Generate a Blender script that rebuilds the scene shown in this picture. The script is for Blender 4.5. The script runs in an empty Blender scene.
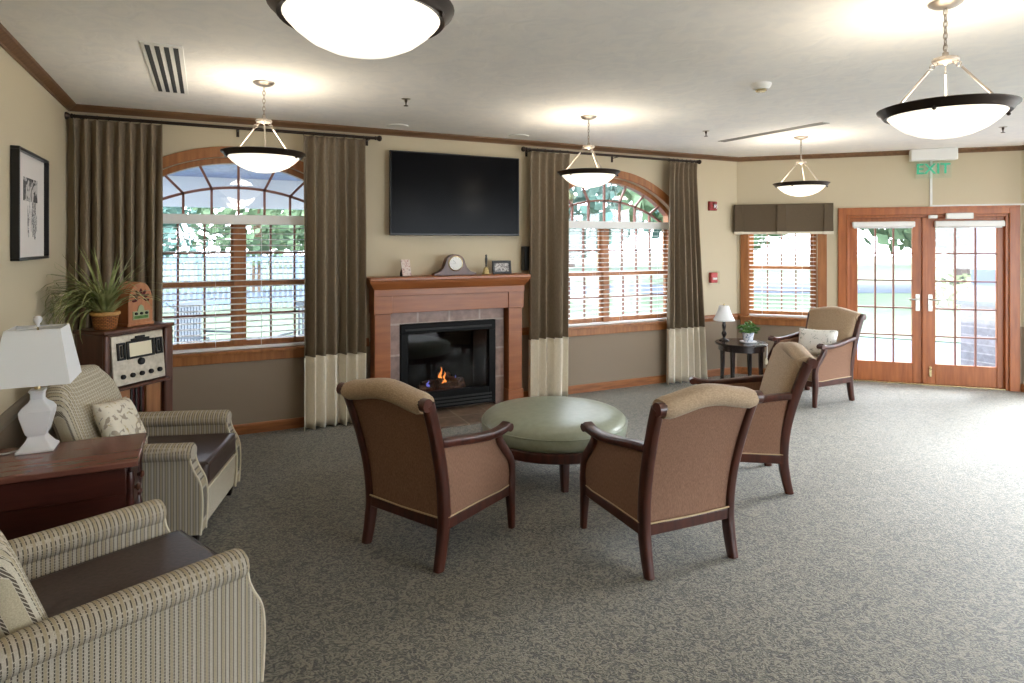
import bpy, bmesh, math, random
from mathutils import Matrix, Vector
random.seed(7)
scene = bpy.context.scene
COL = scene.collection
PI = math.pi

# ---------------------------------------------------------------- materials
def srgb(r, g, b):
    f = lambda c: c / 12.92 if c <= .04045 else ((c + .055) / 1.055) ** 2.4
    return (f(r / 255), f(g / 255), f(b / 255), 1)

def new_mat(name):
    m = bpy.data.materials.new(name); m.use_nodes = True
    nt = m.node_tree
    return m, nt, nt.nodes['Principled BSDF']

def node(nt, typ, **kw):
    n = nt.nodes.new(typ)
    for k, v in kw.items():
        if k in n.inputs: n.inputs[k].default_value = v
        else: setattr(n, k, v)
    return n

def plain(name, col, rough=.5, metal=0, spec=.5, sheen=0, emit=None, es=0):
    m, nt, b = new_mat(name)
    b.inputs['Base Color'].default_value = col
    b.inputs['Roughness'].default_value = rough
    b.inputs['Metallic'].default_value = metal
    b.inputs['Specular IOR Level'].default_value = spec
    if sheen:
        b.inputs['Sheen Weight'].default_value = sheen
    if emit:
        b.inputs['Emission Color'].default_value = emit
        b.inputs['Emission Strength'].default_value = es
    return m

def ramp_between(nt, fac, c1, c2, p0=.3, p1=.7):
    r = nt.nodes.new('ShaderNodeValToRGB')
    r.color_ramp.elements[0].position = p0; r.color_ramp.elements[0].color = c1
    r.color_ramp.elements[1].position = p1; r.color_ramp.elements[1].color = c2
    nt.links.new(fac, r.inputs[0])
    return r.outputs[0]

def noisy(name, c1, c2, scale=(30, 30, 30), rough=.5, spec=.5, detail=4, bump=0, p0=.3, p1=.7, sheen=0, distort=0, metal=0):
    m, nt, b = new_mat(name)
    tc = nt.nodes.new('ShaderNodeTexCoord'); mp = nt.nodes.new('ShaderNodeMapping')
    mp.inputs['Scale'].default_value = scale
    nt.links.new(tc.outputs['Object'], mp.inputs[0])
    nz = node(nt, 'ShaderNodeTexNoise', Scale=1.0, Detail=detail, Distortion=distort)
    nt.links.new(mp.outputs[0], nz.inputs['Vector'])
    nt.links.new(ramp_between(nt, nz.outputs[0], c1, c2, p0, p1), b.inputs['Base Color'])
    b.inputs['Roughness'].default_value = rough
    b.inputs['Metallic'].default_value = metal
    b.inputs['Specular IOR Level'].default_value = spec
    if sheen: b.inputs['Sheen Weight'].default_value = sheen
    if bump:
        bp = node(nt, 'ShaderNodeBump', Strength=bump, Distance=.01)
        nt.links.new(nz.outputs[0], bp.inputs['Height']); nt.links.new(bp.outputs[0], b.inputs['Normal'])
    return m

def striped(name, axis, period, base1, base2, dark, rough=.9):
    """Woven upholstery: fine dashed dark stripes on a pale two-tone ground, across one object axis."""
    m, nt, b = new_mat(name)
    tc = nt.nodes.new('ShaderNodeTexCoord'); sx = nt.nodes.new('ShaderNodeSeparateXYZ')
    nt.links.new(tc.outputs['Object'], sx.inputs[0])
    def M(op, a, bb=None):
        n = nt.nodes.new('ShaderNodeMath'); n.operation = op
        for i, q in enumerate((a, bb)):
            if q is None: continue
            if isinstance(q, (int, float)): n.inputs[i].default_value = q
            else: nt.links.new(q, n.inputs[i])
        return n.outputs[0]
    u = M('DIVIDE', sx.outputs[axis], period)
    fr = M('FRACT', u)
    stripe = M('LESS_THAN', fr, .27)
    fr2 = M('FRACT', M('ADD', M('MULTIPLY', u, .5), .35))
    band = M('LESS_THAN', fr2, .3)
    others = [i for i in range(3) if i != axis]
    s = M('ADD', sx.outputs[others[0]], sx.outputs[others[1]])
    dash = M('LESS_THAN', M('FRACT', M('DIVIDE', s, .011)), .74)
    stripe = M('MULTIPLY', stripe, dash)
    nz = node(nt, 'ShaderNodeTexNoise', Scale=240.0, Detail=2)
    nt.links.new(tc.outputs['Object'], nz.inputs['Vector'])
    mx = nt.nodes.new('ShaderNodeMix'); mx.data_type = 'RGBA'
    nt.links.new(band, mx.inputs[0]); mx.inputs[6].default_value = base1; mx.inputs[7].default_value = base2
    mx2 = nt.nodes.new('ShaderNodeMix'); mx2.data_type = 'RGBA'
    nt.links.new(M('MULTIPLY', stripe, .88), mx2.inputs[0]); nt.links.new(mx.outputs[2], mx2.inputs[6]); mx2.inputs[7].default_value = dark
    hs = nt.nodes.new('ShaderNodeHueSaturation')
    nt.links.new(mx2.outputs[2], hs.inputs['Color'])
    nt.links.new(M('ADD', M('MULTIPLY', nz.outputs[0], .7), .65), hs.inputs['Value'])
    nt.links.new(hs.outputs[0], b.inputs['Base Color'])
    b.inputs['Roughness'].default_value = rough
    b.inputs['Specular IOR Level'].default_value = .2
    bp = node(nt, 'ShaderNodeBump', Strength=.35, Distance=.002)
    nt.links.new(nz.outputs[0], bp.inputs['Height']); nt.links.new(bp.outputs[0], b.inputs['Normal'])
    return m

def glass_mat(name, refl=.07, tint=(1, 1, 1, 1)):
    m = bpy.data.materials.new(name); m.use_nodes = True
    nt = m.node_tree; nt.nodes.remove(nt.nodes['Principled BSDF'])
    out = nt.nodes['Material Output']
    t = node(nt, 'ShaderNodeBsdfTransparent'); t.inputs[0].default_value = tint
    g = node(nt, 'ShaderNodeBsdfGlossy', Roughness=.02)
    mx = nt.nodes.new('ShaderNodeMixShader'); mx.inputs[0].default_value = refl
    nt.links.new(t.outputs[0], mx.inputs[1]); nt.links.new(g.outputs[0], mx.inputs[2])
    nt.links.new(mx.outputs[0], out.inputs[0])
    return m

def wall_paint():
    m, nt, b = new_mat('two_tone_wall_paint')
    tc = nt.nodes.new('ShaderNodeTexCoord'); sx = nt.nodes.new('ShaderNodeSeparateXYZ')
    nt.links.new(tc.outputs['Object'], sx.inputs[0])
    st = nt.nodes.new('ShaderNodeMath'); st.operation = 'GREATER_THAN'; st.inputs[1].default_value = .74
    nt.links.new(sx.outputs[2], st.inputs[0])
    mx = nt.nodes.new('ShaderNodeMix'); mx.data_type = 'RGBA'
    mx.inputs[6].default_value = srgb(142, 126, 108); mx.inputs[7].default_value = srgb(204, 191, 164)
    nt.links.new(st.outputs[0], mx.inputs[0])
    nt.links.new(mx.outputs[2], b.inputs['Base Color'])
    b.inputs['Roughness'].default_value = .75; b.inputs['Specular IOR Level'].default_value = .3
    nz = node(nt, 'ShaderNodeTexNoise', Scale=90.0, Detail=3)
    nt.links.new(tc.outputs['Object'], nz.inputs['Vector'])
    bp = node(nt, 'ShaderNodeBump', Strength=.06, Distance=.01)
    nt.links.new(nz.outputs[0], bp.inputs['Height']); nt.links.new(bp.outputs[0], b.inputs['Normal'])
    return m

def carpet_mat():
    m, nt, b = new_mat('loop_carpet')
    tc = nt.nodes.new('ShaderNodeTexCoord')
    n1 = node(nt, 'ShaderNodeTexNoise', Scale=30.0, Detail=2, Distortion=2.6)
    n2 = node(nt, 'ShaderNodeTexNoise', Scale=160.0, Detail=2)
    for n in (n1, n2): nt.links.new(tc.outputs['Object'], n.inputs['Vector'])
    c = ramp_between(nt, n1.outputs[0], srgb(56, 53, 43), srgb(122, 116, 98), .42, .58)
    hs = nt.nodes.new('ShaderNodeHueSaturation'); nt.links.new(c, hs.inputs['Color'])
    mm = nt.nodes.new('ShaderNodeMath'); mm.operation = 'MULTIPLY_ADD'; mm.inputs[1].default_value = .9; mm.inputs[2].default_value = .55
    nt.links.new(n2.outputs[0], mm.inputs[0]); nt.links.new(mm.outputs[0], hs.inputs['Value'])
    nt.links.new(hs.outputs[0], b.inputs['Base Color'])
    b.inputs['Roughness'].default_value = .62; b.inputs['Specular IOR Level'].default_value = .45
    b.inputs['Sheen Weight'].default_value = .25; b.inputs['Sheen Roughness'].default_value = .5
    ad = nt.nodes.new('ShaderNodeMath'); ad.operation = 'ADD'
    nt.links.new(n1.outputs[0], ad.inputs[0]); nt.links.new(n2.outputs[0], ad.inputs[1])
    bp = node(nt, 'ShaderNodeBump', Strength=.5, Distance=.008)
    nt.links.new(ad.outputs[0], bp.inputs['Height']); nt.links.new(bp.outputs[0], b.inputs['Normal'])
    return m

def ceiling_mat():
    m, nt, b = new_mat('textured_ceiling')
    tc = nt.nodes.new('ShaderNodeTexCoord')
    n1 = node(nt, 'ShaderNodeTexNoise', Scale=7.0, Detail=5, Distortion=1.2)
    nt.links.new(tc.outputs['Object'], n1.inputs['Vector'])
    nt.links.new(ramp_between(nt, n1.outputs[0], srgb(240, 240, 240), srgb(246, 245, 243), .35, .6), b.inputs['Base Color'])
    b.inputs['Roughness'].default_value = .8; b.inputs['Specular IOR Level'].default_value = .25
    bp = node(nt, 'ShaderNodeBump', Strength=.22, Distance=.02)
    nt.links.new(n1.outputs[0], bp.inputs['Height']); nt.links.new(bp.outputs[0], b.inputs['Normal'])
    return m

def brick_mat(name, c1, c2, mortar, bw, bh, msize=.02, rough=.45, plane='xz', off=0):
    m, nt, b = new_mat(name)
    tc = nt.nodes.new('ShaderNodeTexCoord'); sx = nt.nodes.new('ShaderNodeSeparateXYZ'); cb = nt.nodes.new('ShaderNodeCombineXYZ')
    nt.links.new(tc.outputs['Object'], sx.inputs[0])
    nt.links.new(sx.outputs['xyz'.index(plane[0])], cb.inputs[0]); nt.links.new(sx.outputs['xyz'.index(plane[1])], cb.inputs[1])
    br = nt.nodes.new('ShaderNodeTexBrick'); br.offset = off
    br.inputs['Scale'].default_value = 1; br.inputs['Brick Width'].default_value = bw; br.inputs['Row Height'].default_value = bh
    br.inputs['Mortar Size'].default_value = msize * min(bw, bh); br.inputs['Color1'].default_value = c1; br.inputs['Color2'].default_value = c2; br.inputs['Mortar'].default_value = mortar
    nt.links.new(cb.outputs[0], br.inputs['Vector'])
    nz = node(nt, 'ShaderNodeTexNoise', Scale=14.0, Detail=6)
    nt.links.new(tc.outputs['Object'], nz.inputs['Vector'])
    hs = nt.nodes.new('ShaderNodeHueSaturation'); nt.links.new(br.outputs[0], hs.inputs['Color'])
    mm = nt.nodes.new('ShaderNodeMath'); mm.operation = 'MULTIPLY_ADD'; mm.inputs[1].default_value = 1.4; mm.inputs[2].default_value = .3
    nt.links.new(nz.outputs[0], mm.inputs[0]); nt.links.new(mm.outputs[0], hs.inputs['Value'])
    nt.links.new(hs.outputs[0], b.inputs['Base Color']); b.inputs['Roughness'].default_value = rough
    return m

def print_mat(name, ground, inks, scale=16):
    m, nt, b = new_mat(name)
    tc = nt.nodes.new('ShaderNodeTexCoord')
    last = None
    for k, (col, th) in enumerate(inks):
        nz = node(nt, 'ShaderNodeTexNoise', Scale=scale * (1 + .35 * k), Detail=3, Distortion=1.5)
        mp = nt.nodes.new('ShaderNodeMapping'); mp.inputs['Location'].default_value = (3.1 * k, 1.7 * k, .9 * k)
        nt.links.new(tc.outputs['Object'], mp.inputs[0]); nt.links.new(mp.outputs[0], nz.inputs['Vector'])
        r = ramp_between(nt, nz.outputs[0], (0, 0, 0, 1), (1, 1, 1, 1), th, th + .04)
        mx = nt.nodes.new('ShaderNodeMix'); mx.data_type = 'RGBA'
        nt.links.new(r, mx.inputs[0]); mx.inputs[7].default_value = col
        if last is None: mx.inputs[6].default_value = ground
        else: nt.links.new(last, mx.inputs[6])
        last = mx.outputs[2]
    nt.links.new(last, b.inputs['Base Color']); b.inputs['Roughness'].default_value = .9
    b.inputs['Specular IOR Level'].default_value = .2
    return m

M = {}
M['wall'] = wall_paint(); M['carpet'] = carpet_mat(); M['ceiling'] = ceiling_mat()
M['trim'] = noisy('stained_trim_wood', srgb(120, 70, 34), srgb(160, 100, 54), (4, 40, 40), .4)
M['crown'] = noisy('brown_crown_wood', srgb(104, 74, 50), srgb(128, 94, 64), (3, 40, 40), .45)
M['railgrey'] = plain('painted_rail', srgb(140, 128, 112), .45)
M['oak'] = noisy('window_oak', srgb(140, 86, 44), srgb(172, 112, 62), (30, 30, 3), .4)
M['doorwood'] = noisy('door_oak', srgb(148, 80, 36), srgb(178, 104, 52), (30, 30, 3), .35)
M['cherry'] = noisy('mantel_cherry', srgb(140, 80, 42), srgb(160, 96, 52), (3, 30, 30), .35)
M['muntin'] = plain('muntin_brown', srgb(140, 92, 78), .45)
M['mahog'] = noisy('dark_mahogany', srgb(52, 22, 14), srgb(82, 38, 24), (25, 25, 4), .3)
M['cherry_dark'] = noisy('dark_cherry', srgb(56, 26, 21), srgb(72, 35, 28), (4, 30, 30), .3)
M['cherry_top'] = noisy('polished_cherry_top', srgb(110, 68, 58), srgb(122, 77, 65), (2, 12, 12), .2)
M['espresso'] = plain('espresso_wood', srgb(36, 24, 22), .25)
M['walnut'] = noisy('walnut', srgb(70, 38, 24), srgb(98, 56, 36), (26, 26, 3), .35)
M['maple'] = noisy('honey_wood', srgb(140, 90, 50), srgb(172, 118, 72), (26, 26, 3), .4)
M['weave'] = noisy('brown_weave', srgb(122, 90, 72), srgb(148, 113, 92), (260, 260, 60), .9, .2, 3, .3)
M['tan'] = noisy('tan_chenille', srgb(156, 132, 106), srgb(184, 160, 132), (90, 160, 160), .9, .2, 3, .3, sheen=.2)
M['piping'] = plain('piping_tan', srgb(190, 165, 130), .85)
M['stripe_y'] = striped('striped_upholstery_across', 1, .0145, srgb(182, 173, 158), srgb(168, 155, 130), srgb(50, 38, 30))
M['stripe_x'] = striped('striped_upholstery_along', 0, .0125, srgb(200, 192, 174), srgb(186, 175, 150), srgb(66, 54, 44))
M['welt'] = plain('cream_welt', srgb(214, 204, 180), .85)
M['leather'] = noisy('brown_leather', srgb(58, 44, 40), srgb(74, 57, 52), (60, 60, 60), .38, .5, 3, .08)
M['green_leather'] = noisy('sage_leather', srgb(140, 147, 128), srgb(152, 158, 140), (20, 20, 20), .34, .6, 3, .04)
M['curtain'] = noisy('taupe_curtain', srgb(124, 110, 92), srgb(142, 127, 107), (200, 200, 30), .85, .25, 2)
M['hem'] = noisy('cream_curtain_band', srgb(222, 213, 196), srgb(234, 226, 210), (200, 200, 30), .85, .25, 2)
M['valance'] = noisy('taupe_valance', srgb(92, 80, 64), srgb(106, 92, 76), (200, 200, 200), .85, .2, 2)
M['bronze'] = plain('dark_bronze', srgb(58, 48, 42), .4, .7)
M['nickel'] = plain('brushed_nickel', srgb(178, 168, 158), .35, .8)
M['white'] = plain('white_paint', srgb(235, 235, 232), .5)
M['blind'] = plain('white_blind', srgb(238, 238, 236), .5)
M['glazed'] = plain('white_glaze', srgb(232, 232, 234), .3)
M['shade'] = plain('white_linen', srgb(232, 234, 236), .9, spec=.2)
M['bowl'] = plain('lit_alabaster', srgb(250, 240, 220), .5, emit=(1, .93, .8, 1), es=.62)
M['black'] = plain('black_plastic', srgb(14, 14, 15), .35)
M['insert'] = plain('insert_black', srgb(12, 12, 12), .55, 0, .15)
M['matteblack'] = plain('matte_black', srgb(22, 21, 20), .6)
M['screen'] = plain('tv_screen', srgb(3, 3, 6), .22, 0, .07)
M['red'] = plain('red_plastic', srgb(150, 28, 24), .4)
M['redcan'] = plain('red_label', srgb(170, 40, 40), .4)
M['glass'] = glass_mat('window_glass', .06)
M['fireglass'] = glass_mat('fire_glass', .022)
M['clear'] = glass_mat('acrylic', .06, (.96, .98, .96, 1))
M['exitgreen'] = plain('exit_green', srgb(8, 92, 60), .5, emit=(.03, .5, .28, 1), es=.4)
M['tile'] = brick_mat('slate_tile', srgb(150, 122, 110), srgb(128, 108, 100), srgb(170, 150, 136), .33, .30, .035)
M['hearthtile'] = brick_mat('hearth_tile', srgb(132, 108, 88), srgb(112, 94, 82), srgb(150, 134, 116), .33, .33, .03, .35, 'xy')
M['firebox'] = plain('firebox_dark', srgb(14, 12, 10), .9, 0, .1)
M['log'] = noisy('charred_log', srgb(40, 26, 20), srgb(90, 60, 42), (20, 20, 20), .9, .2, 4, .5)
M['ember'] = plain('ember', srgb(120, 20, 10), .8, emit=(1, .12, .03, 1), es=.5)
M['flame'] = plain('flame', srgb(255, 130, 40), .8, emit=(1, .34, .08, 1), es=.45)
M['flameblue'] = plain('flame_blue', srgb(90, 90, 200), .8, emit=(.28, .28, .9, 1), es=.15)
M['leaf'] = noisy('spider_leaf', srgb(112, 128, 72), srgb(182, 184, 130), (14, 14, 14), .5, .4, 3)
M['leaf2'] = noisy('ivy_leaf', srgb(44, 84, 36), srgb(96, 140, 66), (20, 20, 20), .5, .4, 3)
M['soil'] = noisy('soil', srgb(50, 36, 26), srgb(76, 58, 42), (80, 80, 80), .95, .1)
M['wicker'] = brick_mat('wicker', srgb(176, 112, 52), srgb(140, 82, 36), srgb(86, 46, 20), .022, .011, .16, .55, 'xz', .5)
M['wickerrim'] = noisy('wicker_rim', srgb(190, 138, 72), srgb(214, 164, 96), (60, 60, 120), .5)
M['radioface'] = noisy('tarnished_plate', srgb(176, 166, 148), srgb(206, 196, 178), (30, 30, 30), .35, .5, 3, metal=.35)
M['dial'] = plain('dial_paper', srgb(236, 226, 196), .5)
M['dialgreen'] = plain('dial_green', srgb(150, 160, 120), .4)
M['radiowood'] = noisy('radio_wood', srgb(160, 100, 60), srgb(186, 124, 80), (30, 30, 5), .35)
M['grillecloth'] = noisy('grille_cloth', srgb(70, 22, 20), srgb(96, 34, 30), (200, 200, 200), .8)
M['floral'] = print_mat('floral_print', srgb(228, 220, 202), [(srgb(170, 158, 140), .56), (srgb(196, 180, 140), .62), (srgb(150, 146, 148), .64)], 14)
M['sprig'] = print_mat('sprig_print', srgb(236, 234, 228), [(srgb(176, 178, 172), .60), (srgb(140, 150, 140), .66)], 22)
M['photo_grey'] = print_mat('grey_photo', srgb(206, 204, 202), [(srgb(120, 118, 118), .5), (srgb(60, 60, 62), .6)], 40)
M['photo_pink'] = print_mat('faded_card', srgb(214, 200, 192), [(srgb(186, 150, 140), .52), (srgb(150, 130, 124), .62)], 30)
M['sketch'] = print_mat('ink_sketch', srgb(196, 192, 190), [(srgb(90, 88, 88), .47), (srgb(40, 40, 42), .58)], 12)
M['mat_board'] = plain('mat_board', srgb(222, 216, 212), .8)
M['brass'] = plain('brass', srgb(206, 186, 140), .25, .9)
M['ceramic_blue'] = print_mat('blue_white_china', srgb(226, 230, 236), [(srgb(110, 130, 170), .55)], 40)
M['chrome'] = plain('satin_chrome', srgb(190, 186, 176), .3, .9)
M['vent_dark'] = plain('vent_slot', srgb(50, 52, 54), .7)
M['vent_mid'] = plain('vent_mid', srgb(112, 112, 112), .6)
M['vent_grey'] = plain('vent_grey', srgb(170, 168, 166), .6)
# outdoors
M['terrace'] = noisy('bounce_terrace_slabs', srgb(184, 181, 175), srgb(198, 195, 189), (1, 1, 1), .85, .2)
M['grass'] = noisy('lawn_green', srgb(74, 90, 74), srgb(92, 104, 88), (3, 3, 3), .9, .1)
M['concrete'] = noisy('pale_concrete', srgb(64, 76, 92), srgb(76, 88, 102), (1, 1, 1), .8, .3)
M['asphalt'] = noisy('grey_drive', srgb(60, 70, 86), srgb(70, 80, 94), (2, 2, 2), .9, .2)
M['bark'] = noisy('bark', srgb(90, 74, 60), srgb(120, 100, 84), (12, 12, 4), .9, .1)
for i, (a, b_) in enumerate([((76, 100, 76), (106, 126, 96)), ((118, 126, 90), (144, 146, 108)), ((74, 106, 102), (102, 128, 120))]):
    M['crown%d' % i] = noisy('tree_leaf_%d' % i, srgb(*a), srgb(*b_), (1.5, 1.5, 1.5), .8, .2)
M['siding'] = brick_mat('soffit_boards', srgb(150, 160, 184), srgb(142, 152, 176), srgb(104, 112, 132), 40, .12, .06, .6, 'xy')
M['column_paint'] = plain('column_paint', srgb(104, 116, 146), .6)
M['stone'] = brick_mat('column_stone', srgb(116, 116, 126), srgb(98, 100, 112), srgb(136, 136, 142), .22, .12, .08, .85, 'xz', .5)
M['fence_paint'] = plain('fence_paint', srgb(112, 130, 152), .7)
M['patio_frame'] = plain('patio_metal', srgb(96, 104, 112), .5, .3)

# ---------------------------------------------------------------- mesh building
class MB:
    def __init__(s, mtx=None): s.v = []; s.f = []; s.M = mtx
    def add(s, vs, fs):
        n = len(s.v)
        for p in vs:
            p = Vector(p)
            if s.M is not None: p = s.M @ p
            s.v.append(tuple(p))
        for f in fs: s.f.append(tuple(i + n for i in f))
        return s
    def box(s, x0, x1, y0, y1, z0, z1):
        vs = [(x, y, z) for z in (z0, z1) for y in (y0, y1) for x in (x0, x1)]
        return s.add(vs, [(0, 2, 3, 1), (4, 5, 7, 6), (0, 1, 5, 4), (2, 6, 7, 3), (0, 4, 6, 2), (1, 3, 7, 5)])
    def prism(s, poly, axis, a0, a1):
        n = len(poly)
        def P(p, a):
            return (a, p[0], p[1]) if axis == 'x' else (p[0], a, p[1]) if axis == 'y' else (p[0], p[1], a)
        vs = [P(p, a0) for p in poly] + [P(p, a1) for p in poly]
        fs = [tuple(range(n)), tuple(range(2 * n - 1, n - 1, -1))] + [(i, i + n, (i + 1) % n + n, (i + 1) % n) for i in range(n)]
        return s.add(vs, fs)
    def grid(s, fn, nu, nv, cu=False, cv=False):
        vs = [fn(i / (nu if cu else nu - 1), j / (nv if cv else nv - 1)) for i in range(nu) for j in range(nv)]
        fs = []
        for i in range(nu if cu else nu - 1):
            for j in range(nv if cv else nv - 1):
                a, b = i, (i + 1) % nu; c, d = j, (j + 1) % nv
                fs.append((a * nv + c, b * nv + c, b * nv + d, a * nv + d))
        return s.add(vs, fs)
    def lathe(s, prof, c=(0, 0, 0), n=24, rot=0, caps=True):
        vs = []; m = len(prof)
        for i in range(n):
            a = 2 * PI * i / n + rot
            for r, z in prof: vs.append((c[0] + r * math.cos(a), c[1] + r * math.sin(a), c[2] + z))
        fs = [(i * m + j, ((i + 1) % n) * m + j, ((i + 1) % n) * m + j + 1, i * m + j + 1) for i in range(n) for j in range(m - 1)]
        if caps:
            if prof[0][0] > 1e-5: fs.append(tuple(i * m for i in range(n))[::-1])
            if prof[-1][0] > 1e-5: fs.append(tuple(i * m + m - 1 for i in range(n)))
        return s.add(vs, fs)
    def loft(s, rings, caps=True):
        n = len(rings[0]); vs = [p for r in rings for p in r]
        fs = [(i * n + j, i * n + (j + 1) % n, (i + 1) * n + (j + 1) % n, (i + 1) * n + j) for i in range(len(rings) - 1) for j in range(n)]
        if caps: fs += [tuple(range(n))[::-1], tuple(range((len(rings) - 1) * n, len(rings) * n))]
        return s.add(vs, fs)
    def sweep(s, pts, section, side=None, scale=None):
        """section: (a, b) pairs; a runs along the side vector, b along the other normal."""
        pts = [Vector(p) for p in pts]; rings = []; prev = None
        for i, p in enumerate(pts):
            t = (pts[min(i + 1, len(pts) - 1)] - pts[max(i - 1, 0)]).normalized()
            if side is not None: sd = Vector(side)
            else:
                sd = prev if prev is not None else (Vector((0, 0, 1)).cross(t) if abs(t.z) < .95 else Vector((1, 0, 0)))
            sd = (sd - t * sd.dot(t)).normalized(); prev = sd
            nb = t.cross(sd)
            k = scale[i] if scale else 1
            ka, kb = k if isinstance(k, tuple) else (k, k)
            rings.append([p + sd * (a * ka) + nb * (b * kb) for a, b in section])
        return s.loft(rings)
    def tube(s, pts, r, n=8, scale=None):
        return s.sweep(pts, [(r * math.cos(2 * PI * i / n), r * math.sin(2 * PI * i / n)) for i in range(n)], None, scale)
    def ball(s, c, r, n=12):
        rx, ry, rz = r if isinstance(r, tuple) else (r, r, r)
        m = n // 2 + 1; vs = []
        for i in range(n):
            for j in range(m):
                a = 2 * PI * i / n; b = -PI / 2 + PI * (j * .98 + .01 * (m - 1)) / (m - 1)
                vs.append((c[0] + rx * math.cos(b) * math.cos(a), c[1] + ry * math.cos(b) * math.sin(a), c[2] + rz * math.sin(b)))
        fs = [(i * m + j, ((i + 1) % n) * m + j, ((i + 1) % n) * m + j + 1, i * m + j + 1) for i in range(n) for j in range(m - 1)]
        fs += [tuple(i * m for i in range(n))[::-1], tuple(i * m + m - 1 for i in range(n))]
        return s.add(vs, fs)
    def build(s, name, mat, parent=None, smooth=35, bevel=0, seg=2, solid=0, sub=0, loc=None, rz=0):
        me = bpy.data.meshes.new(name)
        me.from_pydata(s.v, [], s.f)
        bm = bmesh.new(); bm.from_mesh(me)
        if solid == 0: bmesh.ops.recalc_face_normals(bm, faces=bm.faces)
        bm.to_mesh(me); bm.free()
        me.materials.append(mat)
        if smooth:
            me.shade_smooth()
            me.set_sharp_from_angle(angle=math.radians(smooth))
        o = bpy.data.objects.new(name, me); COL.objects.link(o)
        if parent is not None: o.parent = parent
        if loc: o.location = loc
        if rz: o.rotation_euler.z = rz
        if solid:
            md = o.modifiers.new('solid', 'SOLIDIFY'); md.thickness = solid; md.offset = 0
        if bevel:
            md = o.modifiers.new('bev', 'BEVEL'); md.width = bevel; md.segments = seg; md.limit_method = 'ANGLE'; md.angle_limit = math.radians(40)
        if sub:
            md = o.modifiers.new('sub', 'SUBSURF'); md.levels = sub; md.render_levels = sub
        return o

def thing(name, label, cat, loc=(0, 0, 0), rz=0, group=None):
    o = bpy.data.objects.new(name, None); COL.objects.link(o)
    o.empty_display_size = .1
    o.location = loc; o.rotation_euler.z = rz
    o['label'] = label; o['category'] = cat
    if group: o['group'] = group
    return o
def tag(o, label, cat, group=None, kind=None):
    o['label'] = label; o['category'] = cat
    if group: o['group'] = group
    if kind: o['kind'] = kind
    return o
def struct(o, label=None, cat=None):
    o['kind'] = 'structure'
    if label: o['label'] = label
    if cat: o['category'] = cat
    return o
def dup(root, label, loc, rz=None):
    def cp(o, par):
        c = o.copy(); COL.objects.link(c); c.parent = par
        for ch in list(o.children): cp(ch, c)
        return c
    r = cp(root, None); r['label'] = label; r.location = loc
    if rz is not None: r.rotation_euler.z = rz
    return r
def face(dx, dy): return math.atan2(-dx, dy)          # rotation that turns local +y to (dx, dy)
def lerp(a, b, t): return a + (b - a) * t
def text_mesh(txt, size, name, mat, parent, loc, rot, depth=.002):
    cu = bpy.data.curves.new(name, 'FONT'); cu.body = txt; cu.size = size; cu.align_x = 'CENTER'; cu.align_y = 'CENTER'; cu.extrude = depth; cu.offset = size * .012
    t = bpy.data.objects.new(name + '_src', cu); COL.objects.link(t)
    bpy.context.view_layer.update()
    me = bpy.data.meshes.new_from_object(t.evaluated_get(bpy.context.evaluated_depsgraph_get()))
    bpy.data.objects.remove(t); bpy.data.curves.remove(cu)
    me.materials.clear(); me.materials.append(mat)
    o = bpy.data.objects.new(name, me); COL.objects.link(o)
    o.parent = parent; o.location = loc; o.rotation_euler = rot
    return o

# ---------------------------------------------------------------- room shell
H = 2.80
TH = .16
BEND = (7.187, 0.0)
S2 = math.sqrt(.5)
ANG_LEN = 3.06
RC = (BEND[0] + ANG_LEN * S2, -ANG_LEN * S2)
REAR = -8.2
ARC_R, ARC_Z = 1.37, 1.086          # inner opening arch of the two big windows
HALF = .95
SILL = .75
def arch(cx, R=ARC_R, zc=ARC_Z): return lambda u: zc + math.sqrt(max(R * R - (u - cx) ** 2, 0))

def wall(name, loc, rz, length, openings):
    us = {0, length}
    for (a, b, z0, top) in openings:
        us.update([a, b])
        if callable(top):
            for k in range(1, 20): us.add(a + (b - a) * k / 20)
    us = sorted(us); mb = MB()
    def quad(a, b, z00, z01, z10, z11):
        mb.add([(a, 0, z00), (b, 0, z10), (b, 0, z11), (a, 0, z01)], [(0, 1, 2, 3)])
        mb.add([(a, TH, z00), (b, TH, z10), (b, TH, z11), (a, TH, z01)], [(3, 2, 1, 0)])
    for a, b in zip(us[:-1], us[1:]):
        op = next((o for o in openings if o[0] <= a + 1e-6 and o[1] >= b - 1e-6), None)
        if op is None: quad(a, b, 0, H, 0, H); continue
        t = op[3]; ta, tb = (t(a), t(b)) if callable(t) else (t, t)
        if op[2] > 0:
            quad(a, b, 0, op[2], 0, op[2]); mb.add([(a, 0, op[2]), (b, 0, op[2]), (b, TH, op[2]), (a, TH, op[2])], [(0, 1, 2, 3)])
        quad(a, b, ta, H, tb, H)
        mb.add([(a, 0, ta), (b, 0, tb), (b, TH, tb), (a, TH, ta)], [(3, 2, 1, 0)])
    for (a, b, z0, t) in openings:
        for u in (a, b):
            tz = t(u) if callable(t) else t
            mb.add([(u, 0, z0), (u, TH, z0), (u, TH, tz), (u, 0, tz)], [(0, 1, 2, 3)])
    # outer rim
    mb.add([(0, 0, 0), (0, TH, 0), (0, TH, H), (0, 0, H)], [(0, 1, 2, 3)])
    mb.add([(length, 0, 0), (length, TH, 0), (length, TH, H), (length, 0, H)], [(0, 1, 2, 3)])
    mb.add([(0, 0, H), (length, 0, H), (length, TH, H), (0, TH, H)], [(0, 1, 2, 3)])
    o = mb.build(name, M['wall'], smooth=0)
    o.location = (loc[0], loc[1], 0); o.rotation_euler.z = rz
    return struct(o)

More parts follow.
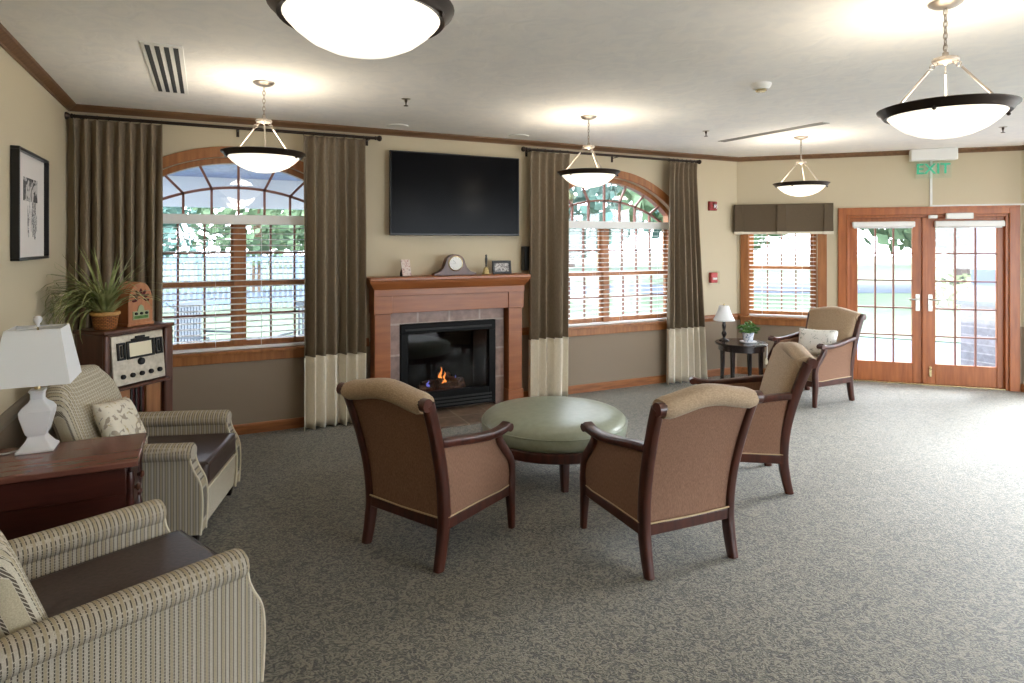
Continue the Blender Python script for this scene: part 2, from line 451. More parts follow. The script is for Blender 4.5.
W1, W2 = 1.25, 5.19
wall('wall_left', (0, REAR), PI / 2, -REAR, [])
wall('wall_back', (0, 0), 0, BEND[0], [(W1 - HALF, W1 + HALF, SILL, arch(W1)), (2.76, 3.66, .10, .84), (W2 - HALF, W2 + HALF, SILL, arch(W2))])
AW0, AW1, AWZ = .14, .95, 2.0
DR0, DR1, DRZ = 1.28, 2.94, 2.03
wall('wall_angled', BEND, -PI / 4, ANG_LEN, [(AW0, AW1, SILL, AWZ), (DR0, DR1, 0, DRZ)])
RW = [(.2, 1.8, .12, 2.45), (2.1, 3.7, .12, 2.45), (4.0, 5.6, .12, 2.45)]
wall('wall_right', RC, -PI / 2, RC[1] - REAR, RW)

wall('wall_rear', (RC[0], REAR), PI, RC[0], [(.9, 4.9, 0, 2.35)])  # wide opening behind the camera, added to let daylight in
outline = [(-TH, REAR), (-TH, TH), (BEND[0] + .07, TH), (RC[0] + TH, RC[1] + .07), (RC[0] + TH, REAR)]
struct(MB().prism(outline, 'z', -.05, 0).build('floor', M['carpet'], smooth=0))
struct(MB().prism(outline, 'z', H, H + .1).build('ceiling', M['ceiling'], smooth=0))

def run_trim(name, path, prof, mat):
    """prof: (inward offset, z) polygon swept along a plan polyline, mitred; the room is on the right of the path."""
    path = [Vector((p[0], p[1])) for p in path]; rings = []
    for i, p in enumerate(path):
        ds = []
        if i > 0: ds.append((path[i] - path[i - 1]).normalized())
        if i < len(path) - 1: ds.append((path[i + 1] - path[i]).normalized())
        ns = [Vector((d.y, -d.x)) for d in ds]
        n = sum(ns, Vector((0, 0))); n.normalize(); n = n / n.dot(ns[0])
        rings.append([(p.x + n.x * a, p.y + n.y * a, z) for a, z in prof])
    return struct(MB().loft(rings).build(name, mat, smooth=20))
def ang(d, off=0): return (BEND[0] + d * S2 - off * S2, -d * S2 - off * S2)
crown = [(0, 2.748), (.012, 2.748), (.016, 2.758), (.028, 2.764), (.044, 2.78), (.056, 2.786), (.062, 2.80), (0, 2.80)]
run_trim('trim_1', [(0, REAR), (0, 0), BEND, RC, (RC[0], REAR)], crown, M['crown'])
base = [(0, 0), (.016, 0), (.016, .075), (.010, .088), (0, .09)]
rail = [(0, .70), (.014, .70), (.02, .715), (.026, .74), (.02, .765), (.010, .78), (0, .78)]
MX0, MX1 = 2.40, 3.98
run_trim('baseboard_left', [(0, REAR), (0, 0), (MX0, 0)], base, M['trim'])
run_trim('baseboard_back', [(MX1, 0), BEND, ang(1.17)], base, M['trim'])
run_trim('baseboard_right', [RC, (RC[0], REAR)], base, M['trim'])
run_trim('trim_2', [(0, 0), (W1 - HALF - .1, 0)], rail, M['trim'])
run_trim('trim_7', [(0, REAR), (0, -.03)], rail, M['railgrey'])
run_trim('trim_3', [(W1 + HALF + .1, 0), (MX0, 0)], rail, M['trim'])
run_trim('trim_4', [(MX1, 0), (W2 - HALF - .1, 0)], rail, M['trim'])
run_trim('trim_5', [(W2 + HALF + .1, 0), BEND, ang(.05)], rail, M['trim'])
run_trim('trim_6', [ang(1.06), ang(1.165)], rail, M['trim'])

# ---------------------------------------------------------------- arched windows
def arc_band(mb, cx, R0, zc0, R1, zc1, half, y0, y1, n=28):
    """solid arched band between two arcs across |u| <= half (half may be a pair: inner, outer)."""
    h0, h1 = half if isinstance(half, tuple) else (half, half)
    rings = []
    for k in range(n + 1):
        t = -1 + 2 * k / n
        u0, u1 = cx + t * h0, cx + t * h1
        z0 = zc0 + math.sqrt(R0 * R0 - (u0 - cx) ** 2); z1 = zc1 + math.sqrt(R1 * R1 - (u1 - cx) ** 2)
        rings.append([(u0, y0, z0), (u1, y0, z1), (u1, y1, z1), (u0, y1, z0)])
    mb.loft(rings)

def arched_window(name, label):
    w = bpy.data.objects.new(name, None); COL.objects.link(w)
    struct(w)
    zin = ARC_Z + math.sqrt(ARC_R ** 2 - HALF ** 2)
    mb = MB()                                   # casing on the room side
    Ro = ARC_R + .09; ho = HALF + .09
    arc_band(mb, 0, ARC_R, ARC_Z, Ro, ARC_Z, (HALF, HALF + .05), -.022, 0)
    zo = ARC_Z + math.sqrt(Ro ** 2 - (HALF + .05) ** 2)
    for s in (-1, 1):
        mb.prism([(s * HALF, SILL), (s * ho, SILL), (s * ho, zo - .03), (s * (HALF + .05), zo), (s * HALF, zin)], 'y', -.022, 0)
    mb.build('casing', M['oak'], w, bevel=.004)
    mb = MB()
    mb.box(-HALF - .11, HALF + .11, -.05, .02, SILL - .028, SILL)
    mb.box(-HALF - .09, HALF + .09, -.024, 0, SILL - .105, SILL - .028)
    mb.build('sill', M['oak'], w, bevel=.004)
    mb = MB()                                   # frame lining the opening
    y0, y1 = .065, TH
    hi = .925
    for s in (-1, 1): mb.box(min(s * hi, s * HALF), max(s * hi, s * HALF), y0, y1, SILL, zin)
    arc_band(mb, 0, ARC_R - .05, ARC_Z, ARC_R, ARC_Z, (HALF, HALF), y0, y1)
    mb.box(-.038, .038, y0 - .012, y1, SILL, 1.912)
    mb.box(-HALF, HALF, y0, y1, SILL, SILL + .03)
    mb.build('frame', M['oak'], w)
    mb = MB()
    mb.box(-HALF, HALF, y0 - .005, y1, 1.902, 1.935)
    mb.build('transom_bar', M['muntin'], w)
    mb = MB()                                   # transom muntins
    ym0, ym1 = .085, .115
    Rm, zm = 1.56, .631
    arc_band(mb, 0, Rm - .011, zm, Rm + .011, zm, .86, ym0, ym1)
    zarc = lambda u: zm + math.sqrt(Rm * Rm - u * u)
    for u in (-.66, -.44, -.218, 0, .218, .44, .66): mb.box(u - .010, u + .010, ym0, ym1, 1.93, zarc(u))
    for u0, u1 in ((-.66, -.80), (-.44, -.58), (-.218, -.312), (0, 0), (.218, .312), (.44, .58), (.66, .80)):
        z0 = zarc(u0); z1 = ARC_Z + math.sqrt((ARC_R - .045) ** 2 - u1 * u1)
        mb.sweep([(u0, .1, z0), (u1, .1, z1)], [(-.01, -.015), (.01, -.015), (.01, .015), (-.01, .015)], (1, 0, 0))
    mb.build('muntins', M['muntin'], w)
    for s in (-1, 1):                           # two double-hung pairs
        a, b = sorted((s * .038, s * hi))
        for z0, z1, yy in ((SILL + .03, 1.335, .085), (1.31, 1.902, .112)):
            mb = MB(); t = .027
            mb.box(a, a + t, yy, yy + .03, z0, z1); mb.box(b - t, b, yy, yy + .03, z0, z1)
            mb.box(a + t, b - t, yy, yy + .03, z0, z0 + .04); mb.box(a + t, b - t, yy, yy + .03, z1 - .035, z1)
            sash = mb.build('sash', M['oak'], w)
            mb = MB()
            for k in (1, 2, 3):
                u = a + t + (b - a - 2 * t) * k / 4
                mb.box(u - .009, u + .009, yy + .004, yy + .026, z0 + .04, z1 - .035)
            zz = (z0 + z1) / 2
            mb.box(a + t, b - t, yy + .004, yy + .026, zz - .009, zz + .009)
            mb.build('muntins', M['muntin'], sash)
            MB().box(a + t, b - t, yy + .013, yy + .016, z0 + .04, z1 - .035).build('pane', M['glass'], sash, smooth=0)
    n = 24; mb = MB()
    top = [(-.93 + 1.86 * k / n) for k in range(n + 1)]
    poly = [(-.93, 1.93), (.93, 1.93)] + [(u, ARC_Z + math.sqrt((ARC_R - .03) ** 2 - u * u)) for u in reversed(top)]
    mb.prism(poly, 'y', .099, .102).build('pane', M['glass'], w, smooth=0)
    return w
w1 = arched_window('window_1', ''); w1.location = (W1, 0, 0)
w2 = arched_window('window_2', ''); w2.location = (W2, 0, 0)

def blind(label, loc, rz, half, ztop, zbot, group='white slatted window blinds', head=.085):
    t = thing('window_blind', label, 'blind', loc, rz, group)
    MB().box(-half, half, .0, .055, ztop - head, ztop).build('headrail', M['blind'], t, bevel=.004)
    mb = MB(); z = ztop - head - .03
    a = math.radians(6)
    while z > zbot + .05:
        c, s = math.cos(a) * .024, math.sin(a) * .024
        mb.prism([(.029 - c, z - s - .0014), (.029 + c, z + s - .0014), (.029 + c, z + s + .0014), (.029 - c, z - s + .0014)], 'x', -half + .004, half - .004)
        z -= .052
    mb.build('slats', M['blind'], t, smooth=0)
    MB().box(-half + .003, half - .003, .004, .054, zbot + .002, zbot + .026).build('bottom_rail', M['blind'], t, bevel=.003)
    for u in ((-half * .8, -half * .2, half * .2, half * .8) if half > .6 else (-half * .6, half * .6)):
        mb = MB()
        for yy in (.006, .052): mb.tube([(u, yy, zbot + .02), (u, yy, ztop - head)], .0012, 4)
        mb.box(u - .001, u + .001, .006, .052, ztop - head - .004, ztop - head)
        mb.build('ladder_cord', M['blind'], t)
    return t
blind('white slatted blind lowered in the arched window behind the radio cabinet', (W1, 0, 0), 0, HALF - .015, 1.945, SILL)
blind('white slatted blind lowered in the arched window beyond the green ottoman', (W2, 0, 0), 0, HALF - .015, 1.945, SILL)

# small window in the angled wall
w3 = bpy.data.objects.new('window_3', None); COL.objects.link(w3); struct(w3)
w3.location = (BEND[0], 0, 0); w3.rotation_euler.z = -PI / 4
mb = MB()
for a, b in ((AW0 - .095, AW0), (AW1, AW1 + .105)): mb.box(a, b, -.022, 0, SILL, AWZ + .09)
mb.box(AW0, AW1, -.022, 0, AWZ, AWZ + .09)
mb.build('casing', M['oak'], w3, bevel=.004)
mb = MB(); mb.box(AW0 - .11, AW1 + .12, -.05, .02, SILL - .028, SILL); mb.box(AW0 - .095, AW1 + .105, -.024, 0, SILL - .105, SILL - .028)
mb.build('sill', M['oak'], w3, bevel=.004)
mb = MB(); f = .035
mb.box(AW0, AW0 + f, .065, TH, SILL, AWZ); mb.box(AW1 - f, AW1, .065, TH, SILL, AWZ); mb.box(AW0, AW1, .065, TH, SILL, SILL + .03); mb.box(AW0, AW1, .065, TH, AWZ - .03, AWZ)
mb.build('frame', M['oak'], w3)
for z0, z1, yy in ((SILL + .03, 1.39, .085), (1.36, AWZ - .03, .112)):
    a, b, t = AW0 + f, AW1 - f, .035
    mb = MB(); mb.box(a, a + t, yy, yy + .03, z0, z1); mb.box(b - t, b, yy, yy + .03, z0, z1)
    mb.box(a + t, b - t, yy, yy + .03, z0, z0 + .035); mb.box(a + t, b - t, yy, yy + .03, z1 - .03, z1)
    sash = mb.build('sash', M['oak'], w3)
    mb = MB()
    for k in (1, 2, 3):
        u = a + t + (b - a - 2 * t) * k / 4; mb.box(u - .008, u + .008, yy + .004, yy + .026, z0 + .035, z1 - .03)
    zz = (z0 + z1) / 2
    mb.box(a + t, b - t, yy + .004, yy + .026, zz - .008, zz + .008)
    mb.build('muntins', M['muntin'], sash)
    MB().box(a + t, b - t, yy + .013, yy + .016, z0 + .035, z1 - .03).build('pane', M['glass'], sash, smooth=0)
bl = blind('white slatted blind under the taupe box valance', ang((AW0 + AW1) / 2) + (0,), -PI / 4, (AW1 - AW0) / 2 - .012, AWZ - .01, SILL)

# unseen windows added in the right wall to let daylight onto the carpet
def added_window(name, u0, u1, z0, z1):
    w = bpy.data.objects.new(name, None); COL.objects.link(w); struct(w)
    w.location = (RC[0], RC[1], 0); w.rotation_euler.z = -PI / 2
    mb = MB(); c = .09
    mb.box(u0 - c, u0, -.022, 0, z0 - c, z1 + c); mb.box(u1, u1 + c, -.022, 0, z0 - c, z1 + c); mb.box(u0, u1, -.022, 0, z1, z1 + c); mb.box(u0, u1, -.05, 0, z0 - c, z0)
    mb.build('casing', M['oak'], w, bevel=.004)
    mb = MB(); f = .05; um = (u0 + u1) / 2; zm = (z0 + z1) / 2
    mb.box(u0, u0 + f, .07, .13, z0, z1); mb.box(u1 - f, u1, .07, .13, z0, z1); mb.box(u0, u1, .07, .13, z0, z0 + f); mb.box(u0, u1, .07, .13, z1 - f, z1)
    mb.box(um - .04, um + .04, .07, .13, z0, z1); mb.box(u0, u1, .075, .125, zm - .02, zm + .02)
    mb.build('frame', M['oak'], w)
    MB().box(u0 + f, u1 - f, .1, .103, z0 + f, z1 - f).build('pane', M['glass'], w, smooth=0)
for k, (a, b, z0, z1) in enumerate(RW): added_window('window_%d' % (k + 4), a, b, z0, z1)

# ---------------------------------------------------------------- french doors
d1 = bpy.data.objects.new('door_1', None); COL.objects.link(d1); struct(d1, 'pair of glazed wooden french doors under the EXIT sign', 'door')
d1.location = (BEND[0], 0, 0); d1.rotation_euler.z = -PI / 4
mb = MB()
mb.box(DR0 - .10, DR0, -.025, 0, 0, DRZ + .085); mb.box(DR1, DR1 + .10, -.025, 0, 0, DRZ + .085); mb.box(DR0, DR1, -.025, 0, DRZ, DRZ + .085)
mb.box(DR0 - .012, DR0 + .012, -.032, 0, 0, DRZ + .01); mb.box(DR0 - .10, DR1 + .10, -.032, 0, DRZ + .07, DRZ + .095)
mb.build('casing', M['doorwood'], d1, bevel=.004)
mb = MB(); mb.box(DR0, DR0 + .03, 0, TH, 0, DRZ); mb.box(DR1 - .03, DR1, 0, TH, 0, DRZ); mb.box(DR0, DR1, 0, TH, DRZ - .03, DRZ)
mb.build('frame', M['doorwood'], d1, bevel=.003)
MB().box(DR0 + .03, DR1 - .03, .0, TH, 0, .015).build('threshold', M['brass'], d1)
DM = (DR0 + DR1) / 2
GZ0, GZ1 = .25, 1.90
for (a, b, ga, gb) in ((DR0 + .03, DM - .004, DR0 + .125, DM - .12), (DM + .004, DR1 - .03, DM + .12, DR1 - .10)):
    mb = MB(); y0, y1 = .045, .09
    mb.box(a, ga, y0, y1, .015, DRZ - .03); mb.box(gb, b, y0, y1, .015, DRZ - .03)
    mb.box(ga, gb, y0, y1, .015, GZ0); mb.box(ga, gb, y0, y1, GZ1, DRZ - .03)
    leaf = mb.build('door_leaf', M['doorwood'], d1, bevel=.004)
    mb = MB()
    for k in (1, 2):
        u = lerp(ga, gb, k / 3); mb.box(u - .008, u + .008, y0 + .006, y1 - .006, GZ0, GZ1)
    for k in range(1, 5):
        z = lerp(GZ0, GZ1, k / 5); mb.box(ga, gb, y0 + .006, y1 - .006, z - .008, z + .008)
    mb.build('muntins', M['muntin'], leaf)
    MB().box(ga, gb, .066, .069, GZ0, GZ1).build('pane', M['glass'], leaf, smooth=0)
    hx = DM - .065 if a < DM - .1 else DM + .065
    s = -1 if a < DM - .1 else 1
    mb = MB(); mb.box(hx - .022, hx + .022, .037, .045, .88, 1.08)
    mb.tube([(hx, .045, 1.02), (hx, .0, 1.02), (hx, -.008, 1.02), (hx + s * .10, -.008, 1.02)], .009, 8)
    mb.build('handle', M['chrome'], leaf, bevel=.002)
    if s == 1:
        mb = MB(); mb.lathe([(.001, -.02), (.02, -.02), (.024, 0), (.024, .01)], (0, 0, 0), 14)
        o = mb.build('deadbolt', M['chrome'], leaf); o.location = (hx, .037, .93); o.rotation_euler.x = PI / 2
        mb = MB(); mb.box(hx - .012, hx + .012, .03, .045, .10, .22); mb.ball((hx, .025, .20), .014); mb.ball((hx - .012, .025, .12), .012)
        mb.build('foot_bolt', M['brass'], leaf)
MB().box(DM - .022, DM + .022, .025, .045, .015, DRZ - .03).build('astragal', M['doorwood'], d1, bevel=.005)
MB().box(DM + .20, DM + .47, -.07, -.024, 1.975, 2.045).build('door_closer', M['white'], d1, bevel=.008)
MB().box(DM + .03, DM + .12, -.04, -.006, 1.985, 2.025).build('door_sensor', M['white'], d1, bevel=.006)
def roller(label, a, b):
    t = thing('roller_shade', label, 'roller shade', (BEND[0], 0, 0), -PI / 4, 'roller shades rolled up on the french doors')
    MB().box(a, b, -.012, .044, 1.885, 1.955).build('cassette', M['white'], t, bevel=.012, seg=3)
    MB().box(a + .02, b - .02, .02, .030, 1.872, 1.89).build('shade_bar', M['shade'], t, bevel=.003)
    return t
roller('white roller shade rolled up on the door leaf beside the tan armchair', DR0 + .06, DM - .10)
roller('white roller shade rolled up on the door leaf below the closer box', DM + .10, DR1 - .035)

# exit sign
ex = thing('exit_sign', 'green EXIT sign on a white housing at the ceiling', 'exit sign', ang(2.17) + (2.6,), -PI / 4)
MB().box(-.235, .24, -.13, -.03, .062, .199).build('housing', M['white'], ex, bevel=.01)
MB().box(-.185, .185, -.084, -.076, -.145, .062).build('sign_panel', M['clear'], ex, smooth=0)
text_mesh('EXIT', .17, 'lettering', M['exitgreen'], ex, (0, -.087, -.04), (PI / 2, 0, 0))
cd = MB(); cd.box(-.012, .012, -.018, 0, 2.13, 2.74); cd.box(-.012, .92, -.018, 0, 2.125, 2.145)
struct(cd.build('trim_8', M['white'], None, loc=ang(2.17) + (0,), rz=-PI / 4))

# valance
va = thing('box_valance', 'taupe pleated box valance over the small window', 'valance', (BEND[0], 0, 0), -PI / 4)
VX0, VX1 = -.03, 1.115
mb = MB()
prof = [(VX0 + .04, 0), (VX0, -.05), (VX0, -.11), (VX0 + .09, -.112)]
for c in (lerp(VX0, VX1, .49),): prof += [(c - .10, -.104), (c - .06, -.112), (c - .055, -.118), (c + .055, -.118), (c + .06, -.112), (c + .10, -.104)]
prof += [(VX1 - .09, -.112), (VX1, -.11), (VX1, 0)]
inner = [(x, min(y + .012, 0)) for x, y in prof]
inner = [(VX0 + .055, 0), (VX0 + .012, -.045), (VX0 + .012, -.098)] + [(x, y + .012) for x, y in prof[3:-2]] + [(VX1 - .012, -.098), (VX1 - .012, 0)]
mb.prism(prof + inner[::-1], 'z', 1.835, 2.17)
mb.build('skirt', M['valance'], va, smooth=20)
for c, h_ in ((VX0 + .055, .055), (lerp(VX0, VX1, .49), .06), (VX1 - .055, .055)):
    p_ = MB().prism([(c - h_ * .86, 2.168), (c + h_ * .86, 2.168), (c + h_, 1.838), (c - h_, 1.838)], 'y', -.134, -.113).build('pleat', M['valance'], va, bevel=.004)
    MB().box(c - h_, c + h_, -.138, -.113, 1.802, 1.838).build('pleat_band', M['hem'], p_, bevel=.003)
MB().prism([(VX0 + .04, 0), (VX0, -.05), (VX0, -.11), (VX1, -.11), (VX1, 0)], 'z', 2.17, 2.185).build('top_board', M['valance'], va)
mb = MB(); mb.prism([(x, y - .002) for x, y in prof[2:-1]] + [(x, y + .010) for x, y in reversed(prof[2:-1])], 'z', 1.805, 1.836)
mb.build('trim_band', M['hem'], va, smooth=20)

# ---------------------------------------------------------------- curtains
def rod(label, x0, x1, ends):
    t = thing('curtain_rod', label, 'curtain rod', (0, 0, 2.692), 0, 'dark bronze curtain rods')
    mb = MB(); mb.tube([(x0, -.12, 0), (x1, -.12, 0)], .014, 12); mb.build('pole', M['bronze'], t)
    for x, s in ends:
        mb = MB(mtx=Matrix.Translation((x, -.12, 0)) @ Matrix.Rotation(s * PI / 2, 4, 'Y'))
        mb.lathe([(.014, 0), (.02, .004), (.02, .012), (.013, .018), (.024, .03), (.029, .045), (.024, .06), (.008, .068)], n=14)
        mb.build('finial', M['bronze'], t)
    for x in (x0 + .05, (x0 + x1) / 2, x1 - .05):
        mb = MB(); mb.box(x - .005, x + .005, -.12, 0, -.018, -.010); mb.box(x - .012, x + .012, -.008, 0, -.06, .02)
        mb.build('bracket', M['bronze'], t)
rod('bronze curtain rod over the arched window behind the radio cabinet', .05, 2.43, [(.05, -1), (2.43, 1)])
rod('bronze curtain rod over the arched window beyond the green ottoman', 4.06, 6.40, [(4.06, -1), (6.40, 1)])

def curtain(label, x0, x1, xb0, xb1, npl, seed, hem=.665, yc=-.12):
    rnd = random.Random(seed)
    t = thing('curtain', label, 'curtain', ((x0 + x1) / 2, yc, 0), 0, 'pleated taupe curtains with cream lower bands')
    cx = (x0 + x1) / 2
    nu = npl * 12 + 1
    ph = [rnd.uniform(.75, 1.25) for _ in range(npl + 2)]; off = [rnd.uniform(-.22, .22) for _ in range(npl + 2)]
    def surf(z):
        k = (2.68 - z) / 2.68
        def f(u):
            p = u * npl; i = int(min(p, npl - 1e-6)); fr = p - i
            amp = lerp(.028, .052, min(k * 1.5, 1)) * lerp(ph[i], ph[i + 1], fr)
            yy = -amp * math.cos(2 * PI * (fr + off[i] * math.sin(PI * fr) * min(k * 2, 1)))
            yy += .012 * math.sin(3 * PI * u + seed + 2 * k)
            # soft folds that pinch in the header
            if z > 2.55: yy = lerp(yy, -.046 * (abs(math.cos(PI * p)) ** 4), (z - 2.55) / .13)
            x = lerp(lerp(x0, xb0, k), lerp(x1, xb1, k), u) + .010 * math.sin(2 * PI * p + seed) * min(k * 3, 1)
            return (x - cx, yy, z)
        return f
    def piece(z0, z1, n, name, mat, parent):
        mb = MB(); mb.grid(lambda i, j: surf(lerp(z0, z1, j))(i), nu, n)
        return mb.build(name, mat, parent, smooth=60, solid=.004)
    piece(hem, 2.668, 26, 'curtain_cloth', M['curtain'], t)
    piece(.012, hem + .0, 10, 'hem_band', M['hem'], t)
    for i in range(npl + 1):
        x = lerp(x0 + .006, x1 - .006, i / npl) - cx
        MB().tube([(x, .0205 * math.cos(a), 2.6885 + .0205 * math.sin(a)) for a in [2 * PI * q / 10 for q in range(11)]], .0022, 5).build('curtain_ring', M['bronze'], t)
    return t
curtain('full-length curtain in the corner behind the spider plant', .055, .665, .06, .655, 8, 1)
curtain('curtain between the arched window and the wooden mantel, its band half hidden by a chair', 1.775, 2.33, 1.77, 2.325, 6, 2)
curtain('curtain beside the black wall speaker, hanging right of the mantel', 4.085, 4.565, 4.07, 4.545, 5, 3)
curtain('curtain next to the red fire alarm, close to the small lamp table', 5.965, 6.375, 5.935, 6.53, 6, 4)

# ---------------------------------------------------------------- fireplace
mt = thing('fireplace_mantel', 'cherry wood fireplace mantel below the television', 'mantel', (3.19, 0, 0))
hw = .79
mb = MB(); mb.box(-hw - .05, hw + .05, -.265, 0, 1.335, 1.372); mb.build('shelf', M['cherry'], mt, bevel=.008)
rings = []
for (o, z) in [(0, 1.255), (.006, 1.262), (.012, 1.275), (.03, 1.30), (.042, 1.318), (.045, 1.335)]:
    rings.append([(-hw - o, 0, z), (-hw - o, -.215 - o, z), (hw + o, -.215 - o, z), (hw + o, 0, z)])
MB().loft(rings).build('crown_moulding', M['cherry'], mt)
mb = MB(); mb.box(-hw, hw, -.215, 0, 1.19, 1.255); mb.box(-hw + .01, hw - .01, -.19, 0, 1.025, 1.19); mb.build('frieze', M['cherry'], mt, bevel=.003)
for s in (-1, 1):
    a, b = sorted((s * (hw - .175), s * (hw - .005)))
    p = MB().box(a + .008, b - .008, -.18, 0, .02, 1.03).build('pilaster', M['cherry'], mt, bevel=.004)
    MB().box(a - .004, b + .004, -.20, 0, 1.02, 1.195).build('capital', M['cherry'], p, bevel=.005)
    MB().box(a - .004, b + .004, -.195, 0, .013, .17).build('plinth', M['cherry'], p, bevel=.005)
ts = MB()
ts.box(-.606, .606, -.095, -.003, .9, 1.018); ts.box(-.606, -.512, -.095, -.003, .009, .9); ts.box(.512, .606, -.095, -.003, .009, .9)
tag(ts.build('tile_surround', M['tile'], None, smooth=0, loc=(3.19, 0, .005)), 'mauve slate tile surround framing the black firebox', 'tile surround')
hz = MB().box(-.86, .86, -.62, -.003, 0, .0125)
tag(hz.build('hearth', M['hearthtile'], None, loc=(3.19, -.0, 0), bevel=.003), 'brown tiled hearth slab on the carpet before the fireplace', 'hearth')
ins = thing('fireplace_insert', 'black gas fireplace insert with a small flame', 'fireplace', (3.19, 0, .015))
mb = MB(); y0, y1 = -.11, -.05
mb.box(-.505, .505, y0, y1, .79, .885); mb.box(-.505, -.43, y0, y1, .03, .79); mb.box(.43, .505, y0, y1, .03, .79); mb.box(-.43, .43, y0, y1, .03, .2)
mb.box(-.505, .505, -.05, -.004, .03, .06); mb.build('frame', M['insert'], ins, bevel=.006)
mb = MB()
for z in (.05, .085, .12, .82): MB().box(-.46, .46, -.118, -.11, z, z + .018).build('louver', M['matteblack'], ins, bevel=.003)
MB().box(-.43, .43, -.085, -.08, .2, .79).build('glass_panel', M['fireglass'], ins, smooth=0)
mb = MB()
mb.box(-.44, .44, .32, .335, .09, .82); mb.box(-.44, -.43, -.05, .32, .09, .82); mb.box(.43, .44, -.05, .32, .09, .82); mb.box(-.44, .44, -.05, .32, .09, .11); mb.box(-.44, .44, -.05, .32, .8, .82)
mb.build('firebox_lining', M['firebox'], ins)
lg = [((-.26, .10, .19), (.22, .06, .20), .05), ((-.2, .17, .21), (.26, .2, .21), .045), ((-.1, .02, .26), (.1, .22, .29), .035), ((.16, .03, .24), (-.02, .2, .3), .03)]
for a, b, r in lg:
    A, B = Vector(a), Vector(b)
    MB().tube([A.lerp(B, k / 6) + Vector((0, random.uniform(-.008, .008), random.uniform(-.008, .008))) for k in range(7)], r, 9, [1, .95, 1.05, .98, 1.03, .95, .9]).build('log', M['log'], ins)
MB().box(-.2, .16, -.02, .14, .11, .135).build('burner', M['ember'], ins, bevel=.01)
for (x, y, hgt, r, m_) in ((-.03, .08, .20, .026, 'flame'), (.012, .09, .15, .022, 'flame'), (-.06, .09, .11, .018, 'flame'), (.12, .07, .11, .016, 'flameblue'), (-.17, .07, .08, .016, 'flameblue')):
    mb = MB(); mb.tube([(x + .012 * math.sin(k * 1.3), y, .20 + hgt * k / 7) for k in range(8)], r, 8, [.4, .85, 1, .85, .62, .4, .2, .05]); mb.build('flame', M[m_], ins)

# mantel items
MZ = 1.372
cl = thing('mantel_clock', 'dark wooden hump-backed clock with white dial on the mantel', 'clock', (3.225, -.14, MZ))
prof = [(-.225, 0), (.225, 0), (.225, .02), (.20, .028), (.16, .042), (.125, .075), (.105, .125)] + [(.105 * math.cos(a), .115 + .095 * math.sin(a)) for a in [PI * k / 12 for k in range(1, 12)]] + [(-.105, .125), (-.125, .075), (-.16, .042), (-.20, .028), (-.225, .02)]
MB().prism(prof, 'y', -.04, .04).build('case', M['walnut'], cl, smooth=40, bevel=.003)
RX = Matrix.Rotation(PI / 2, 4, 'X')
mb = MB(mtx=Matrix.Translation((0, -.042, .12)) @ RX); mb.lathe([(.001, .006), (.068, .006), (.075, .003), (.078, 0)], n=28); mb.build('bezel', M['brass'], cl)
mb = MB(mtx=Matrix.Translation((0, -.0485, .12)) @ RX); mb.lathe([(.001, .001), (.067, .001), (.067, 0)], n=28); mb.build('dial', M['white'], cl)
mb = MB()
for k in range(12):
    a = k * PI / 6; mb.sweep([(.052 * math.sin(a), -.051, .12 + .052 * math.cos(a)), (.060 * math.sin(a), -.051, .12 + .060 * math.cos(a))], [(-.0015, -.0006), (.0015, -.0006), (.0015, .0006), (-.0015, .0006)])
mb.build('hour_marks', M['black'], cl)
for nm, a, l in (('hour_hand', math.radians(265), .034), ('minute_hand', math.radians(318), .046)):
    mb = MB(); mb.sweep([(0, -.0515, .12), (l * math.sin(a), -.0515, .12 + l * math.cos(a))], [(-.0018, -.0006), (.0018, -.0006), (.0018, .0006), (-.0018, .0006)])
    mb.build(nm, M['black'], cl)
be = thing('hand_bell', 'brass hand bell with black handle standing on the mantel', 'bell', (3.575, -.14, MZ))
MB().lathe([(.042, 0), (.045, .006), (.038, .02), (.031, .045), (.026, .065), (.012, .078), (.001, .082)], n=20).build('bell_cup', M['brass'], be)
MB().lathe([(.006, .078), (.009, .09), (.007, .10), (.012, .13), (.014, .16), (.009, .185), (.012, .198), (.001, .207)], n=14).build('handle', M['black'], be)
pf = thing('photo_frame', 'black photo frame standing between the bell and mantel end', 'photo frame', (3.765, -.12, MZ), math.radians(-4))
tilt = Matrix.Rotation(math.radians(-8), 4, 'X')
mb = MB(tilt)
for a, b, c, d in ((-.105, .105, .115, .14), (-.105, .105, 0, .025), (-.105, -.08, .025, .115), (.08, .105, .025, .115)): mb.box(a, b, -.008, .01, c, d)
mb.build('frame', M['black'], pf, bevel=.003)
MB(tilt).box(-.08, .08, .0, .008, .025, .115).build('photo', M['photo_grey'], pf)
mb = MB(); mb.prism([(.008, 0), (.07, 0), (.02, .10)], 'x', -.015, .015); mb.build('easel', M['black'], pf)
gc = thing('greeting_card', 'pale printed card leaning on a black stand at the mantel end', 'card', (2.735, -.15, MZ), math.radians(24))
tl2 = Matrix.Rotation(math.radians(-12), 4, 'X')
MB(tl2).box(-.055, .055, -.006, 0, .004, .165).build('card_front', M['photo_pink'], gc)
mb = MB(); mb.prism([(.006, 0), (.07, 0), (.07, .03), (.028, .13)], 'x', -.03, .03); mb.build('stand', M['black'], gc)

sp = thing('wall_speaker', 'slim black speaker on the wall above the mantel end', 'speaker', (4.085, 0, 1.40))
mb = MB(); mb.box(-.045, .045, -.085, -.012, 0, .26); mb.build('cabinet', M['black'], sp, bevel=.008)
MB().box(-.038, .038, -.092, -.085, .012, .248).build('grille', M['matteblack'], sp, bevel=.003)
MB().box(-.015, .015, -.012, 0, .09, .17).build('bracket', M['matteblack'], sp)

